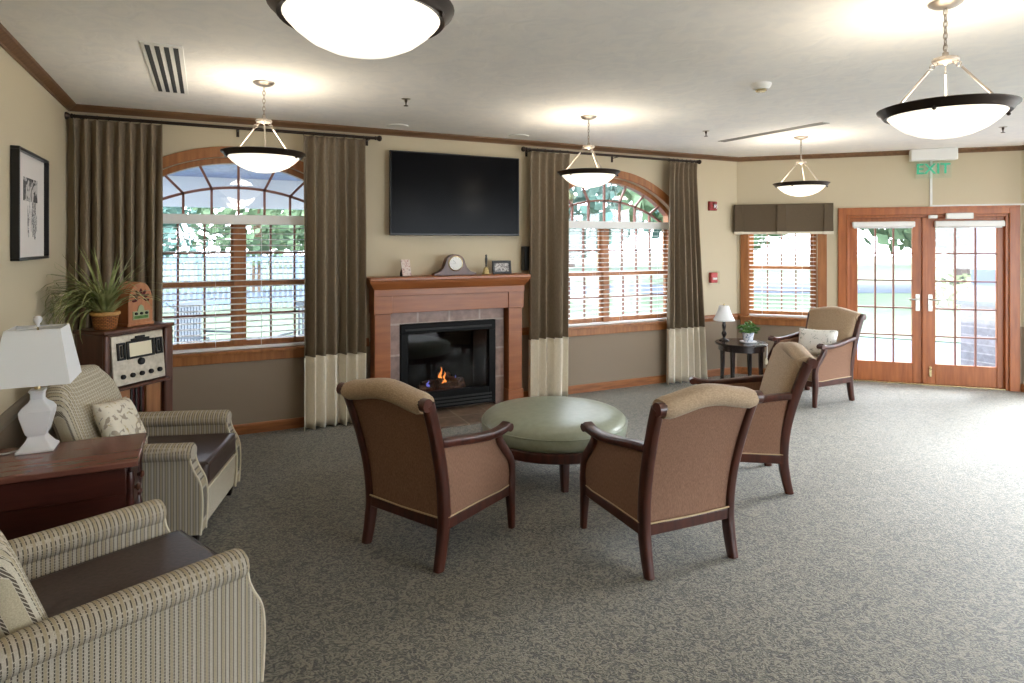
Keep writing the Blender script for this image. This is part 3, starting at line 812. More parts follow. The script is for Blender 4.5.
tv = thing('television', 'large black flat television mounted above the mantel', 'television', (3.285, 0, 1.77))
mb = MB(); mb.box(-.70, .70, -.085, -.045, .0, .825); mb.build('body', M['black'], tv, bevel=.006)
MB().box(-.688, .688, -.0868, -.084, .018, .813).build('screen', M['screen'], tv, smooth=0)
MB().box(-.25, .25, -.045, 0, .22, .62).build('wall_mount', M['matteblack'], tv)

# alarms on the back wall
al = thing('fire_alarm', 'red fire alarm horn high on the wall beside the curtain', 'fire alarm', (6.76, 0, 2.105))
MB().box(-.065, .065, -.03, 0, 0, .115).build('back_plate', M['red'], al, bevel=.006)
MB().box(-.015, .05, -.055, -.03, .02, .095).build('strobe', M['clear'], al, bevel=.006)
mb = MB(); mb.box(-.058, -.02, -.036, -.03, .02, .10); mb.build('horn_grille', M['red'], al)
ps = thing('pull_station', 'red pull station with clear guard below the fire alarm', 'pull station', (6.765, 0, 1.17))
MB().box(-.055, .055, -.045, 0, .02, .15).build('body', M['redcan'], ps, bevel=.008)
MB().box(-.035, .035, -.055, -.045, .06, .085).build('handle', M['white'], ps, bevel=.003)
mb = MB(); mb.box(-.07, .07, -.012, 0, 0, .17); mb.box(.055, .075, -.06, 0, 0, .17); mb.build('guard', M['clear'], ps, bevel=.004)

# ---------------------------------------------------------------- pendants
def pendant(label, loc, dz=0):
    t = thing('pendant_light', label, 'pendant light', (loc[0], loc[1], H), 0, 'alabaster bowl pendant lights')
    MB().lathe([(.001, -.03), (.02, -.03), (.05, -.02), (.068, -.008), (.07, 0)], n=24).build('canopy', M['nickel'], t)
    mb = MB(); z = -.03; i = 0
    while z > -.225 + dz:
        pts = []
        for q in range(13):
            a = 2 * PI * q / 12; r = .008 * math.cos(a)
            pts.append((r if i % 2 else 0, 0 if i % 2 else r, z - .016 + .018 * math.sin(a)))
        mb.tube(pts, .0028, 5); z -= .027; i += 1
    mb.build('chain', M['nickel'], t)
    MB().tube([(0, 0, -.03), (.004, .003, -.13), (0, 0, -.235 + dz)], .0025, 5).build('cord', M['white'], t)
    MB().lathe([(.001, -.225 + dz), (.012, -.23 + dz), (.014, -.25 + dz), (.05, -.256 + dz), (.055, -.266 + dz), (.05, -.275 + dz), (.014, -.28 + dz), (.001, -.29 + dz)], n=22).build('hub', M['nickel'], t)
    for k in range(3):
        a = 2 * PI * k / 3 + .5
        p0 = Vector((.04 * math.cos(a), .04 * math.sin(a), -.275 + dz)); p1 = Vector((.215 * math.cos(a), .215 * math.sin(a), -.485 + dz))
        mb = MB(); mb.tube([p0.lerp(p1, .18), p1], .0055, 7)
        for q in (0.02, .10): mb.tube([p0.lerp(p1, q) + Vector((.011 * math.cos(b) * math.cos(a), .011 * math.cos(b) * math.sin(a), .011 * math.sin(b))) for b in [2 * PI * e / 8 for e in range(9)]], .0025, 5)
        mb.ball(p1, .012, 8)
        mb.build('rod', M['nickel'], t)
    rimp = [(.245, -.52 + dz), (.252, -.512 + dz), (.258, -.50 + dz), (.272, -.49 + dz), (.275, -.483 + dz), (.262, -.478 + dz), (.235, -.484 + dz), (.222, -.50 + dz), (.226, -.515 + dz), (.245, -.52 + dz)]
    MB().lathe(rimp, n=48, caps=False).build('rim', M['bronze'], t)
    bp = [(.236, -.505 + dz), (.225, -.522 + dz), (.20, -.548 + dz), (.16, -.579 + dz), (.11, -.602 + dz), (.055, -.616 + dz), (.001, -.620 + dz)]
    MB().lathe(bp, n=48, caps=False).build('bowl', M['bowl'], t, smooth=80, solid=.004)
    for k in range(3):
        a = 2 * PI * k / 3 + 1.4; MB().ball((.25 * math.cos(a), .25 * math.sin(a), -.522 + dz), .009, 8).build('finial', M['bronze'], t)
    li = bpy.data.lights.new('bulb', 'POINT'); li.energy = BULB; li.color = (1, .90, .76); li.shadow_soft_size = .15
    lo = bpy.data.objects.new('bulb', li); COL.objects.link(lo); lo.parent = t; lo.location = (0, 0, -.545 + dz)
    return t
BULB = 8
pd = [('pendant light hanging by the arched window above the radio cabinet', (1.345, -1.427)), ('pendant light hanging in front of the curtain beside the television', (3.99, -1.42)),
      ('pendant light hanging over the valance and lamp table', (6.564, -1.491)), ('biggest complete pendant light, hanging near the EXIT sign', (4.03, -4.34)), ('pendant light cut off by the top of the picture', (1.41, -4.16))]
for i, (lb, p) in enumerate(pd):
    if i == 0: pend0 = pendant(lb, p)
    else:
        if i == 4: pendant(lb, p, .088)
        else: dup(pend0, lb, (p[0], p[1], H))

# ceiling fittings
vt = thing('ceiling_vent', 'white ceiling vent with four dark slots near the corner', 'ceiling vent', (.765, -1.46, H))
mb = MB(); mb.box(-.105, .105, -.63, .63, -.008, 0); mb.build('plate', M['white'], vt, bevel=.002)
for k in range(4): MB().box(-.085 + k * .047, -.085 + k * .047 + .025, -.59, .59, -.010, -.007).build('slot', M['vent_dark'], vt)
sd = thing('slot_diffuser', 'long narrow grey slot diffuser in the ceiling by the far pendant', 'ceiling vent', (6.06, -1.53, H), math.radians(3))
mb = MB(); mb.box(-.05, .05, -.62, .62, -.006, 0); mb.build('plate', M['vent_grey'], sd)
for s in (-.028, .006): MB().box(s, s + .022, -.60, .60, -.008, -.005).build('slot', M['vent_mid'], sd)
for i, (lb, x, y) in enumerate([('round flush ceiling speaker nearer the first window', 2.609, -.27), ('round flush ceiling speaker above the television end', 3.884, -.27)]):
    if i == 0:
        cs = thing('ceiling_speaker', lb, 'ceiling speaker', (x, y, H), 0, 'flush round ceiling speakers')
        MB().lathe([(.001, -.008), (.085, -.008), (.09, -.006)], n=28).build('grille', M['vent_grey'], cs)
        MB().lathe([(.088, -.010), (.10, -.010), (.105, 0), (.088, 0)], n=28).build('ring', M['white'], cs)
    else: dup(cs, lb, (x, y, H))
for i, (lb, x, y) in enumerate([('small brass sprinkler head in front of the television', 2.365, -1.372), ('small sprinkler head near the second curtain rod end', 5.421, -1.326), ('small sprinkler head above the french doors', 7.81, -2.729)]):
    if i == 0:
        sk = thing('sprinkler_head', lb, 'sprinkler', (x, y, H), 0, 'ceiling sprinkler heads')
        MB().lathe([(.001, -.004), (.03, -.004), (.036, 0)], n=18).build('escutcheon', M['chrome'], sk)
        mb = MB(); mb.lathe([(.010, 0), (.010, -.018), (.006, -.03), (.004, -.05), (.001, -.05)], n=10); mb.lathe([(.001, -.05), (.017, -.05), (.018, -.054), (.001, -.056)], n=12)
        mb.build('head', M['bronze'], sk)
    else: dup(sk, lb, (x, y, H))
sm = thing('smoke_detector', 'round smoke detector on the ceiling between two pendants', 'smoke detector', (4.449, -2.895, H))
MB().lathe([(.03, -.04), (.05, -.038), (.062, -.022), (.068, -.012), (.07, 0)], n=24).build('base', M['white'], sm)
MB().lathe([(.001, -.056), (.03, -.054), (.038, -.046), (.036, -.038)], n=20).build('sensor', M['brass'], sm)

# ---------------------------------------------------------------- wood-framed chairs
def ellipse(a, b, n=10): return [(a * math.cos(2 * PI * i / n), b * math.sin(2 * PI * i / n)) for i in range(n)]
def rrect(a, b, r=.25):
    r = min(a, b) * r; pts = []
    for cx, cy, s in ((a - r, b - r, 0), (-a + r, b - r, 1), (-a + r, -b + r, 2), (a - r, -b + r, 3)):
        for k in range(3):
            t = s * PI / 2 + k * PI / 4; pts.append((cx + r * math.cos(t), cy + r * math.sin(t)))
    return pts
def smooth_path(pts, n=5):
    P = [Vector(p) for p in pts]; out = []
    for i in range(len(P) - 1):
        p0, p1, p2, p3 = P[max(i - 1, 0)], P[i], P[i + 1], P[min(i + 2, len(P) - 1)]
        for k in range(n):
            t = k / n
            out.append(.5 * ((2 * p1) + (p2 - p0) * t + (2 * p0 - 5 * p1 + 4 * p2 - p3) * t * t + (3 * p1 - p0 - 3 * p2 + p3) * t ** 3))
    out.append(P[-1]); return out
STILE = [(.272, -.303, 0), (.272, -.278, .11), (.274, -.262, .24), (.279, -.275, .42), (.287, -.315, .60), (.297, -.372, .78), (.303, -.415, .89)]
def stile_at(z):
    for (x0, y0, z0), (x1, y1, z1) in zip(STILE[:-1], STILE[1:]):
        if z <= z1: t = (z - z0) / (z1 - z0); return lerp(x0, x1, t), lerp(y0, y1, t)
    return STILE[-1][:2]
SP = smooth_path(STILE, 6)
def sp_at(z):
    for a, b in zip(SP[:-1], SP[1:]):
        if z <= b.z: t = (z - a.z) / max(b.z - a.z, 1e-6); return lerp(a.x, b.x, t), lerp(a.y, b.y, t)
    return SP[-1].x, SP[-1].y
def hump(x, w=.30): return .040 * (math.cos(PI * min(abs(x) / w, 1)) * .5 + .5)

def make_chair(label, loc, rz):
    t = thing('club_chair', label, 'armchair', loc, rz, 'mahogany-framed armchairs round the ottoman and door')
    sec = rrect(.024, .031, .5)
    for s in (-1, 1):
        pts = [(s * p.x, p.y, p.z) for p in SP]
        n = len(pts); sc = [lerp(.86, 1.02, min(i / 8, 1)) for i in range(n)]
        mb = MB(); mb.sweep(pts, sec, (1, 0, 0), sc)
        mb.sweep([(s * .281, -.438, .893), (s * .326, -.438, .893)], ellipse(.034, .034, 14), (0, 0, 1))
        mb.build('rear_leg', M['mahog'], t, smooth=45)
    # front legs running up into the arm supports
    fl = smooth_path([(.288, .330, 0), (.288, .322, .12), (.287, .314, .235), (.287, .318, .34), (.288, .300, .42), (.290, .235, .50), (.292, .188, .56), (.293, .180, .62)], 5)
    for s in (-1, 1):
        n = len(fl); sc = [lerp(.72, 1.1, min(i / 10, 1)) if i < 14 else 1.0 for i in range(n)]
        mb = MB(); mb.sweep([(s * p.x, p.y, p.z) for p in fl], rrect(.023, .026, .5), (1, 0, 0), sc)
        mb.build('front_leg', M['mahog'], t, smooth=45)
    ar = smooth_path([(.284, -.305, .665), (.290, -.20, .652), (.297, -.05, .628), (.303, .10, .612), (.305, .20, .618), (.305, .255, .632)], 5)
    for s in (-1, 1):
        n = len(ar)
        mb = MB(); mb.sweep([(s * p.x, p.y, p.z) for p in ar], rrect(.031, .022, .5), (1, 0, 0), [1.0 if i < n - 4 else 1.05 for i in range(n)])
        mb.sweep([(s * .272, .252, .622), (s * .338, .252, .622)], ellipse(.024, .027, 12), (0, 0, 1))
        mb.build('arm', M['mahog'], t, smooth=45)
    mb = MB()
    mb.box(-.275, .275, -.287, -.245, .205, .262); mb.box(-.275, .275, .300, .336, .205, .262)
    for s in (-1, 1):
        a, b = sorted((s * .262, s * .298)); mb.box(a, b, -.27, .322, .205, .262)
    mb.build('seat_frame', M['mahog'], t, bevel=.005)
    for s in (-1, 1):                    # upholstered sides under the arms
        lo_, hi_ = [], []
        ys = [-.262, -.2, -.1, 0, .08, .15, .185, .22, .25, .272]
        poly = [(-.262, .262), (.310, .262), (.310, .36), (.292, .42), (.228, .50), (.178, .56), (.166, .60), (.0, .612), (-.15, .632), (-.29, .652), (-.275, .45)]
        a, b = sorted((s * .262, s * .296))
        mb = MB(); mb.prism(poly, 'x', a, b); o = mb.build('side_panel', M['weave'], t, bevel=.008, seg=2)
        tr_ = [(s * .2965, y, z) for y, z in [(-.255, .268), (0, .268), (.292, .268), (.298, .36), (.283, .41), (.22, .49), (.170, .555), (.158, .592), (0, .604)]]
        MB().tube(smooth_path(tr_, 3), .004, 6).build('piping', M['piping'], o)
    # rear panel, front cushion and rolled top
    def back(u, v, off, wid):
        z = lerp(.262, .895, v); x, y = sp_at(z); x -= wid
        xx = lerp(-x, x, u)
        zz = z + hump(xx) * v * v
        return xx, y, zz
    mb = MB(); nu, nv = 11, 15
    def fr(u, v):
        x, y, z = back(u, v, 0, .016); return (x, y - .012 - .010 * (1 - (2 * u - 1) ** 2), z)
    def bk(u, v):
        x, y, z = back(u, v, 0, .016); return (x, y + .012, z)
    for fn in (fr, bk): mb.grid(fn, nu, nv)
    ring = [(i, 0) for i in range(nu)]
    mb2 = MB()
    mb2.grid(lambda i, j: [fr, bk][int(round(i))](j, 0), 2, nu); mb2.grid(lambda i, j: [fr, bk][int(round(i))](j, 1), 2, nu)
    mb2.grid(lambda i, j: [fr, bk][int(round(i))](0, j), 2, nv); mb2.grid(lambda i, j: [fr, bk][int(round(i))](1, j), 2, nv)
    mb.add(mb2.v, mb2.f)
    bp_ = mb.build('back_panel', M['weave'], t, smooth=50)
    MB().tube([(-.255, -.292, .272), (0, -.302, .272), (.255, -.292, .272)], .0045, 6).build('piping', M['piping'], bp_)
    mb = MB()
    def cush(u, v):
        th = 2 * PI * u; c, s_ = math.cos(th), math.sin(th)
        z = lerp(.40, .90, v); x, y = sp_at(z)
        w = x - .022
        px = w * (abs(c) ** .35) * (1 if c > 0 else -1)
        e = .055 * (abs(s_) ** .55)
        yy = y + .015 + (e + .02 if s_ > 0 else 0)
        return (px, yy, z + hump(px) * v * v)
    mb.grid(cush, 28, 12, cu=True); n0 = len(mb.v)
    mb.build('backrest', M['tan'], t, smooth=70)
    mb = MB()
    rr = []
    for k in range(17):
        x = lerp(-.290, .290, k / 16); e = min(1, (1 - abs(k - 8) / 8) * 5 + .82)
        zc = .892 + hump(x); ring = []
        for q in range(16):
            a = 2 * PI * q / 16
            ring.append((x, -.415 + .062 * e * math.cos(a) + (.012 if math.cos(a) > 0 else -.006), zc - .004 + .054 * e * math.sin(a)))
        rr.append(ring)
    mb.loft(rr); mb.build('top_roll', M['tan'], t, smooth=60)
    mb = MB()
    def seat(u, v):
        th = 2 * PI * u; c, s_ = math.cos(th), math.sin(th)
        k = [(1, .245), (1, .26), (1.0, .34), (1.0, .385), (.985, .415), (.94, .435), (.80, .448), (.5, .458), (.02, .462)][int(round(v * 8))]
        return (.252 * k[0] * abs(c) ** .3 * (1 if c > 0 else -1), .034 + .285 * k[0] * abs(s_) ** .3 * (1 if s_ > 0 else -1), k[1])
    mb.grid(seat, 40, 9, cu=True); mb.build('seat_cushion', M['tan'], t, smooth=60)
    return t
def chair_at(label, loc, d):
    return dup(ch0, label, loc, face(*d))
ch0 = make_chair('wooden-framed armchair seen from behind, its back turned before the hearth', (2.20, -2.59, 0), face(.877, .48))
chair_at('wooden-framed armchair seen squarely from behind, in front of the green ottoman', (3.285, -3.215, 0), (.043, 1))
chair_at('wooden-framed armchair seen from its side, facing the ottoman from the door side', (4.438, -2.662, 0), (-.83, .56))
c4 = chair_at('wooden-framed armchair with a white printed cushion, before the french doors', (6.935, -1.315, 0), (-.998, -.03))

def pillow(w, h, th, nm, mat, label, loc, rot, piping=None):
    mb = MB(); n = 17
    def f(sg):
        def g(i, j):
            u, v = 2 * i - 1, 2 * j - 1
            e = max(0, (1 - u ** 4)) ** .55 * max(0, (1 - v ** 4)) ** .55
            kx = 1 - .06 * (1 - abs(v)) ** 1.0 * abs(u) ** 3; ky = 1 - .06 * (1 - abs(u)) * abs(v) ** 3
            return (u * w / 2 * kx, sg * th / 2 * e, v * h / 2 * ky)
        return g
    mb.grid(f(1), n, n); mb.grid(f(-1), n, n)
    o = mb.build(nm, mat, None, smooth=80, loc=loc); o.rotation_euler = rot
    bm = bmesh.new(); bm.from_mesh(o.data); bmesh.ops.remove_doubles(bm, verts=bm.verts, dist=.0005); bmesh.ops.recalc_face_normals(bm, faces=bm.faces); bm.to_mesh(o.data); bm.free()
    o.data.shade_smooth()
    return tag(o, label, 'cushion')
pillow(.44, .30, .13, 'throw_pillow', M['sprig'], 'white cushion with grey sprigs on the chair before the doors', (7.01, -1.33, .605), (math.radians(20), math.radians(3), face(-.98, -.18)))

# ---------------------------------------------------------------- striped armchairs
def make_armchair(label, loc, rz):
    t = thing('striped_armchair', label, 'armchair', loc, rz, 'striped club armchairs beside the cherry night stand')
    AX, RR = .355, .062
    for s in (-1, 1):
        mb = MB()                                            # arm panel, S-curved at the front
        front = smooth_path([(0, .285, .50), (0, .292, .46), (0, .310, .415), (0, .338, .36), (0, .350, .29), (0, .350, .18), (0, .342, .065)], 4)
        poly = [(-.40, .065), (-.46, .50)] + [(p.y, p.z) for p in front]
        a, b = sorted((s * (AX - .05), s * (AX + .05)))
        mb.prism(poly, 'x', a, b)
        arm = mb.build('arm', M['stripe_y'], t, bevel=.012, seg=3, smooth=40)
        mb = MB(); path = smooth_path([(s * (AX + .03), -.52, .515), (s * (AX + .012), -.40, .525), (s * AX, -.2, .523), (s * AX, .1, .520), (s * AX, .27, .517)], 5)
        path += [Vector((s * AX, y, .517)) for y in (.282, .291, .297, .300)]
        n = len(path); sc = [1.0] * (n - 4) + [.97, .88, .70, .40]
        mb.sweep(path, [(.066 * math.cos(q), .052 * math.sin(q)) for q in [2 * PI * e / 18 for e in range(18)]], (1, 0, 0), sc)
        mb.build('arm_roll', M['stripe_y'], arm, smooth=60)
        for xx in (a + .004, b - .004):
            MB().tube([(xx, p.y + .003, p.z) for p in front], .0055, 7).build('piping', M['welt'], arm)
        lg_ = MB(); lg_.loft([[(s * .34 + dx * k, .29 + dy * k, z) for dx, dy in ((-.03, -.03), (.03, -.03), (.03, .03), (-.03, .03))] for k, z in ((.7, 0), (1, .08))]); lg_.build('foot', M['espresso'], t, bevel=.004)
        lg_ = MB(); lg_.loft([[(s * .31 + dx * k, -.36 + dy * k, z) for dx, dy in ((-.03, -.03), (.03, -.03), (.03, .03), (-.03, .03))] for k, z in ((.7, 0), (1, .08))]); lg_.build('foot', M['espresso'], t, bevel=.004)
    mb = MB(); mb.prism([(-.34, .07), (.335, .07), (.347, .20), (.347, .285), (.31, .30), (-.34, .30)], 'x', -.31, .31); mb.build('seat_base', M['stripe_x'], t, bevel=.015, seg=3)
    MB().tube([(-.31, .349, .285), (.31, .349, .285)], .0055, 7).build('piping', M['welt'], t)
    mb = MB(); mb.box(-.302, .302, -.36, .355, .30, .435); cu = mb.build('seat_cushion', M['leather'], t, bevel=.03, seg=4, smooth=60)
    mb = MB()
    for z in (.31, .425): mb.tube([(-.29, .349, z), (.29, .349, z)], .004, 6)
    for x in (-.297, .297): mb.tube([(x, -.3, .425), (x, .34, .425)], .004, 6)
    mb.build('piping', M['leather'], cu)
    # reclining back: fat cushion with rounded upper corners
    mb = MB(); rows = []
    nz = 14
    for k in range(nz + 1):
        v = k / nz; z = lerp(.26, .90, v); yb = lerp(-.20, -.43, v)
        w = .318
        if v > .72: w = .318 * (1 - .30 * ((v - .72) / .28) ** 2.2)
        th = .075 * (1 - .25 * max(0, (v - .8) / .2) ** 2)
        ring = []
        for q in range(36):
            a = 2 * PI * q / 36; c, s_ = math.cos(a), math.sin(a)
            ring.append((w * abs(c) ** .28 * (1 if c > 0 else -1), yb - .05 + th * abs(s_) ** .6 * (1 if s_ > 0 else -1), z))
        rows.append(ring)
    cen = lambda ring, k, dz: [(p[0] * k, (p[1] + .505) * k - .505, p[2] + dz) for p in ring]
    rows += [cen(rows[-1], .93, .018), cen(rows[-1], .80, .032), cen(rows[-1], .5, .042), cen(rows[-1], .05, .047)]
    mb.loft(rows); mb.build('backrest', M['stripe_x'], t, smooth=60)
    return t
A_F = (.958, -.288)
armA = make_armchair('striped armchair with a floral cushion, beyond the white lamp', (.745, -1.655, 0), face(*A_F))
dup(armA, 'striped armchair with an empty leather seat, this side of the night stand', (.692, -3.325, 0), face(.907, .421))
pillow(.35, .33, .12, 'throw_pillow', M['floral'], 'cream floral cushion on the striped armchair beyond the lamp', (.530, -1.65, .605), (math.radians(26), math.radians(-6), face(.95, -.4)))

# ---------------------------------------------------------------- ottoman
ot = thing('round_ottoman', 'round sage green leather ottoman on a dark wood base', 'ottoman', (3.33, -1.965, 0))
R0 = .54
MB().lathe([(.001, .29), (R0 - .03, .29), (R0 - .008, .30), (R0, .325), (R0 + .003, .35), (R0, .378), (R0 - .004, .386)], n=64).build('cushion_band', M['green_leather'], ot, smooth=60)
MB().lathe([(R0 - .004, .383), (R0 - .012, .405), (R0 - .04, .428), (R0 - .12, .448), (R0 - .25, .458), (.001, .463)], n=64).build('cushion_top', M['green_leather'], ot, smooth=60)
MB().tube([(R0 * 1.0 * math.cos(a), R0 * math.sin(a), .383) for a in [2 * PI * k / 64 for k in range(65)]], .005, 6).build('piping', M['green_leather'], ot)
MB().lathe([(R0 - .1, .222), (R0 - .012, .222), (R0 - .004, .23), (R0 - .004, .285), (R0 - .012, .292), (R0 - .1, .292)], n=64).build('base_rim', M['mahog'], ot, smooth=40)
for k in range(4):
    a = PI / 4 + k * PI / 2 + .44
    MB().sweep([(.40 * math.cos(a), .40 * math.sin(a), .225), (.42 * math.cos(a), .42 * math.sin(a), 0)], rrect(.032, .032, .3), None, [1, .65]).build('leg', M['mahog'], ot)

# ---------------------------------------------------------------- cherry night stand and white lamp
TZ = .66
nt_ = thing('night_stand', 'dark cherry night stand with two drawers between the striped armchairs', 'night stand', (.36, -2.315, 0))
mb = MB(); mb.box(-.325, .335, -.265, .235, TZ - .03, TZ); mb.build('top', M['cherry_top'], nt_, bevel=.006)
mb = MB(); mb.box(-.30, .285, -.235, .20, .09, TZ - .03); mb.box(-.29, .285, -.245, -.235, .50, TZ - .035); mb.build('body', M['cherry_dark'], nt_, bevel=.003)
for z0, z1 in ((.37, .60), (.12, .35)):
    d = MB().box(.285, .302, -.20, .165, z0, z1).build('drawer', M['cherry_dark'], nt_, bevel=.004)
    for y in (-.11, .08):
        mb = MB(mtx=Matrix.Translation((.302, y, (z0 + z1) / 2)) @ Matrix.Rotation(PI / 2, 4, 'Y')); mb.lathe([(.008, 0), (.008, .01), (.018, .016), (.020, .024), (.012, .032), (.001, .034)], n=14); mb.build('knob', M['walnut'], d)
for x in (-.27, .26):
    for y in (-.21, .175):
        MB().lathe([(.016, 0), (.022, .01), (.014, .03), (.026, .06), (.028, .09)], (x, y, 0), 14).build('foot', M['cherry_dark'], nt_)
mb = MB()
for y in (-.225, .19): mb.lathe([(.014, .12), (.020, .14), (.013, .16), (.018, .22), (.022, .30), (.013, .34), (.022, .36), (.013, .38), (.02, .45), (.016, .52), (.022, .56), (.014, .6)], (.298, y, 0), 12)
mb.build('corner_spindle', M['cherry_dark'], nt_)

lp = thing('table_lamp', 'white square-shaded lamp on the cherry night stand', 'lamp', (.225, -2.165, TZ))
q4 = math.sqrt(2)
pr = [(.078, 0), (.078, .012), (.066, .02), (.050, .045), (.040, .062), (.036, .075), (.044, .085), (.05, .105), (.058, .14), (.066, .175), (.068, .20), (.056, .222), (.036, .24), (.028, .255), (.028, .285), (.034, .292), (.034, .302), (.001, .303)]
MB().lathe([(r * q4, z) for r, z in pr], n=4, rot=PI / 4).build('lamp_base', M['glazed'], lp, smooth=25, bevel=.004)
mb = MB(); mb.tube([(0, 0, .30), (0, 0, .64)], .005, 8); mb.lathe([(.014, .30), (.016, .335), (.010, .35)], n=12); mb.build('stem', M['brass'], lp)
mb = MB(); zb, zt, hb, ht = .345, .612, .160, .112
ring = lambda h, z: [(-h, -h, z), (h, -h, z), (h, h, z), (-h, h, z)]
mb.loft([ring(hb, zb), ring(ht, zt)], caps=False); sh = mb.build('lamp_shade', M['shade'], lp, smooth=0, solid=.003)
mb = MB(); mb.tube([(-ht, -ht, zt), (ht, ht, zt)], .002, 5); mb.tube([(-ht, ht, zt), (ht, -ht, zt)], .002, 5); mb.build('spider', M['white'], sh)
MB().lathe([(.006, .615), (.008, .63), (.018, .645), (.02, .655), (.014, .668), (.001, .672)], n=14).build('finial', M['glazed'], lp)
tag(MB().tube(smooth_path([(.15, -2.17, TZ + .005), (.10, -2.20, TZ + .005), (.045, -2.19, TZ + .005)], 6), .004, 6).build('lamp_cord', M['white'], None), 'white lamp cord lying across the night stand top', 'cord')

# ---------------------------------------------------------------- radio cabinet with plant and table radio
rc = thing('radio_cabinet', 'antique walnut floor radio standing across the corner', 'radio cabinet', (.562, -.857, 0), PI / 4)
RH = 1.10
mb = MB(); mb.box(-.265, .265, .02, .27, .0, RH - .025); mb.build('cabinet', M['walnut'], rc, bevel=.008)
mb = MB(); mb.box(-.285, .285, -.02, .285, RH - .03, RH); mb.build('top', M['walnut'], rc, bevel=.01, seg=3)
MB().box(.20, .275, -.015, .02, .04, RH - .03).build('side_stile', M['walnut'], rc, bevel=.012, seg=3)
MB().box(-.275, -.235, -.015, .02, .04, RH - .03).build('side_stile', M['walnut'], rc, bevel=.012, seg=3)
TP = Matrix.Translation((0, -.012, .71)) @ Matrix.Rotation(math.radians(-5), 4, 'X')
pl = MB(TP).box(-.225, .19, -.02, .012, 0, .345).build('dial_plate', M['radioface'], rc, bevel=.006)
mb = MB(TP); mb.box(-.245, .21, -.05, .02, -.03, -.008); mb.build('ledge', M['walnut'], rc, bevel=.008)
MB(TP).box(-.10, .085, -.026, -.02, .185, .285).build('dial_window', M['dial'], pl, bevel=.003)
mb = MB(TP)
for a, b, c, d in ((-.115, .10, .283, .297), (-.115, .10, .172, .187), (-.118, -.10, .172, .297), (.085, .103, .172, .297), (-.19, -.128, .175, .19), (-.19, -.128, .28, .295), (-.19, -.176, .175, .295), (-.142, -.128, .175, .295), (-.164, -.154, .195, .275), (.113, .172, .175, .19), (.113, .172, .28, .295), (.113, .127, .175, .295), (.158, .172, .175, .295), (.138, .148, .195, .275), (-.08, .065, .297, .312), (-.045, .03, .312, .328)):
    mb.box(a, b, -.034, -.02, c, d)
mb.build('dial_bezel', M['matteblack'], pl, bevel=.004)
for (x, z, r) in [(-.008, .145, .026)] + [(-.155 + k * .0735, .06, .017) for k in range(5)]:
    mb = MB(mtx=TP @ Matrix.Translation((x, -.02, z)) @ RX); mb.lathe([(r, 0), (r * .95, .014), (r * .7, .02), (.001, .021)], n=16); mb.build('knob', M['matteblack'], pl)
for a, b in ((-.205, -.085), (.045, .165)): MB().box(a, b, -.012, .02, .06, .70).build('pilaster', M['maple'], rc, bevel=.006)
mb = MB()
for k in range(3): mb.box(-.07 + k * .038, -.055 + k * .038, -.002, .02, .07, .70)
mb.build('grille_bars', M['espresso'], rc, bevel=.003)
MB().box(-.085, .045, .012, .022, .06, .70).build('grille_cloth', M['grillecloth'], rc)
MB().box(-.28, .28, -.025, .275, 0, .06).build('plinth', M['walnut'], rc, bevel=.008)

def loc_on(o, x, y, z):
    c, s = math.cos(o.rotation_euler.z), math.sin(o.rotation_euler.z)
    return (o.location.x + c * x - s * y, o.location.y + s * x + c * y, z)
tr = thing('table_radio', 'wooden cathedral radio with arched top on the radio cabinet', 'radio', loc_on(rc, .05, .12, RH), PI / 4)
w_, hh = .100, .315
arcp = [(w_, 0), (w_, .16)] + [(w_ * math.cos(a), .16 + (hh - .16) * math.sin(a)) for a in [PI * k / 16 for k in range(1, 16)]] + [(-w_, .16), (-w_, 0)]
MB().prism(arcp, 'y', -.07, .07).build('case', M['radiowood'], tr, smooth=40, bevel=.004)
MB().box(-w_ - .008, w_ + .008, -.076, .074, 0, .022).build('plinth', M['radiowood'], tr, bevel=.004)
mb = MB()
for k in range(7):
    a = PI * (k / 6) * 1.15 - .075 * PI
    c, s = math.cos(a), math.sin(a)
    mb2 = MB(mtx=Matrix.Translation((.048 * c, -.0715, .195 + .048 * s)) @ Matrix.Rotation(-a, 4, 'Y')); mb2.ball((0, 0, 0), (.026, .002, .012), 10)
    mb.add(mb2.v, mb2.f)
mb.build('fret_grille', M['grillecloth'], tr)
mb = MB(); mb.box(-.066, .066, -.075, -.07, .045, .105); mb.prism([(-.028, .105), (.028, .105), (.018, .14), (0, .152), (-.018, .14)], 'y', -.075, -.07); d_ = mb.build('dial_plate', M['dialgreen'], tr, bevel=.001)
MB().box(-.056, .056, -.0765, -.0745, .052, .072).build('dial_window', M['leaf2'], d_)
for x in (-.042, 0, .042):
    mb = MB(mtx=Matrix.Translation((x, -.075, .088)) @ RX); mb.lathe([(.010, 0), (.009, .010), (.001, .011)], n=12); mb.build('knob', M['matteblack'], d_)

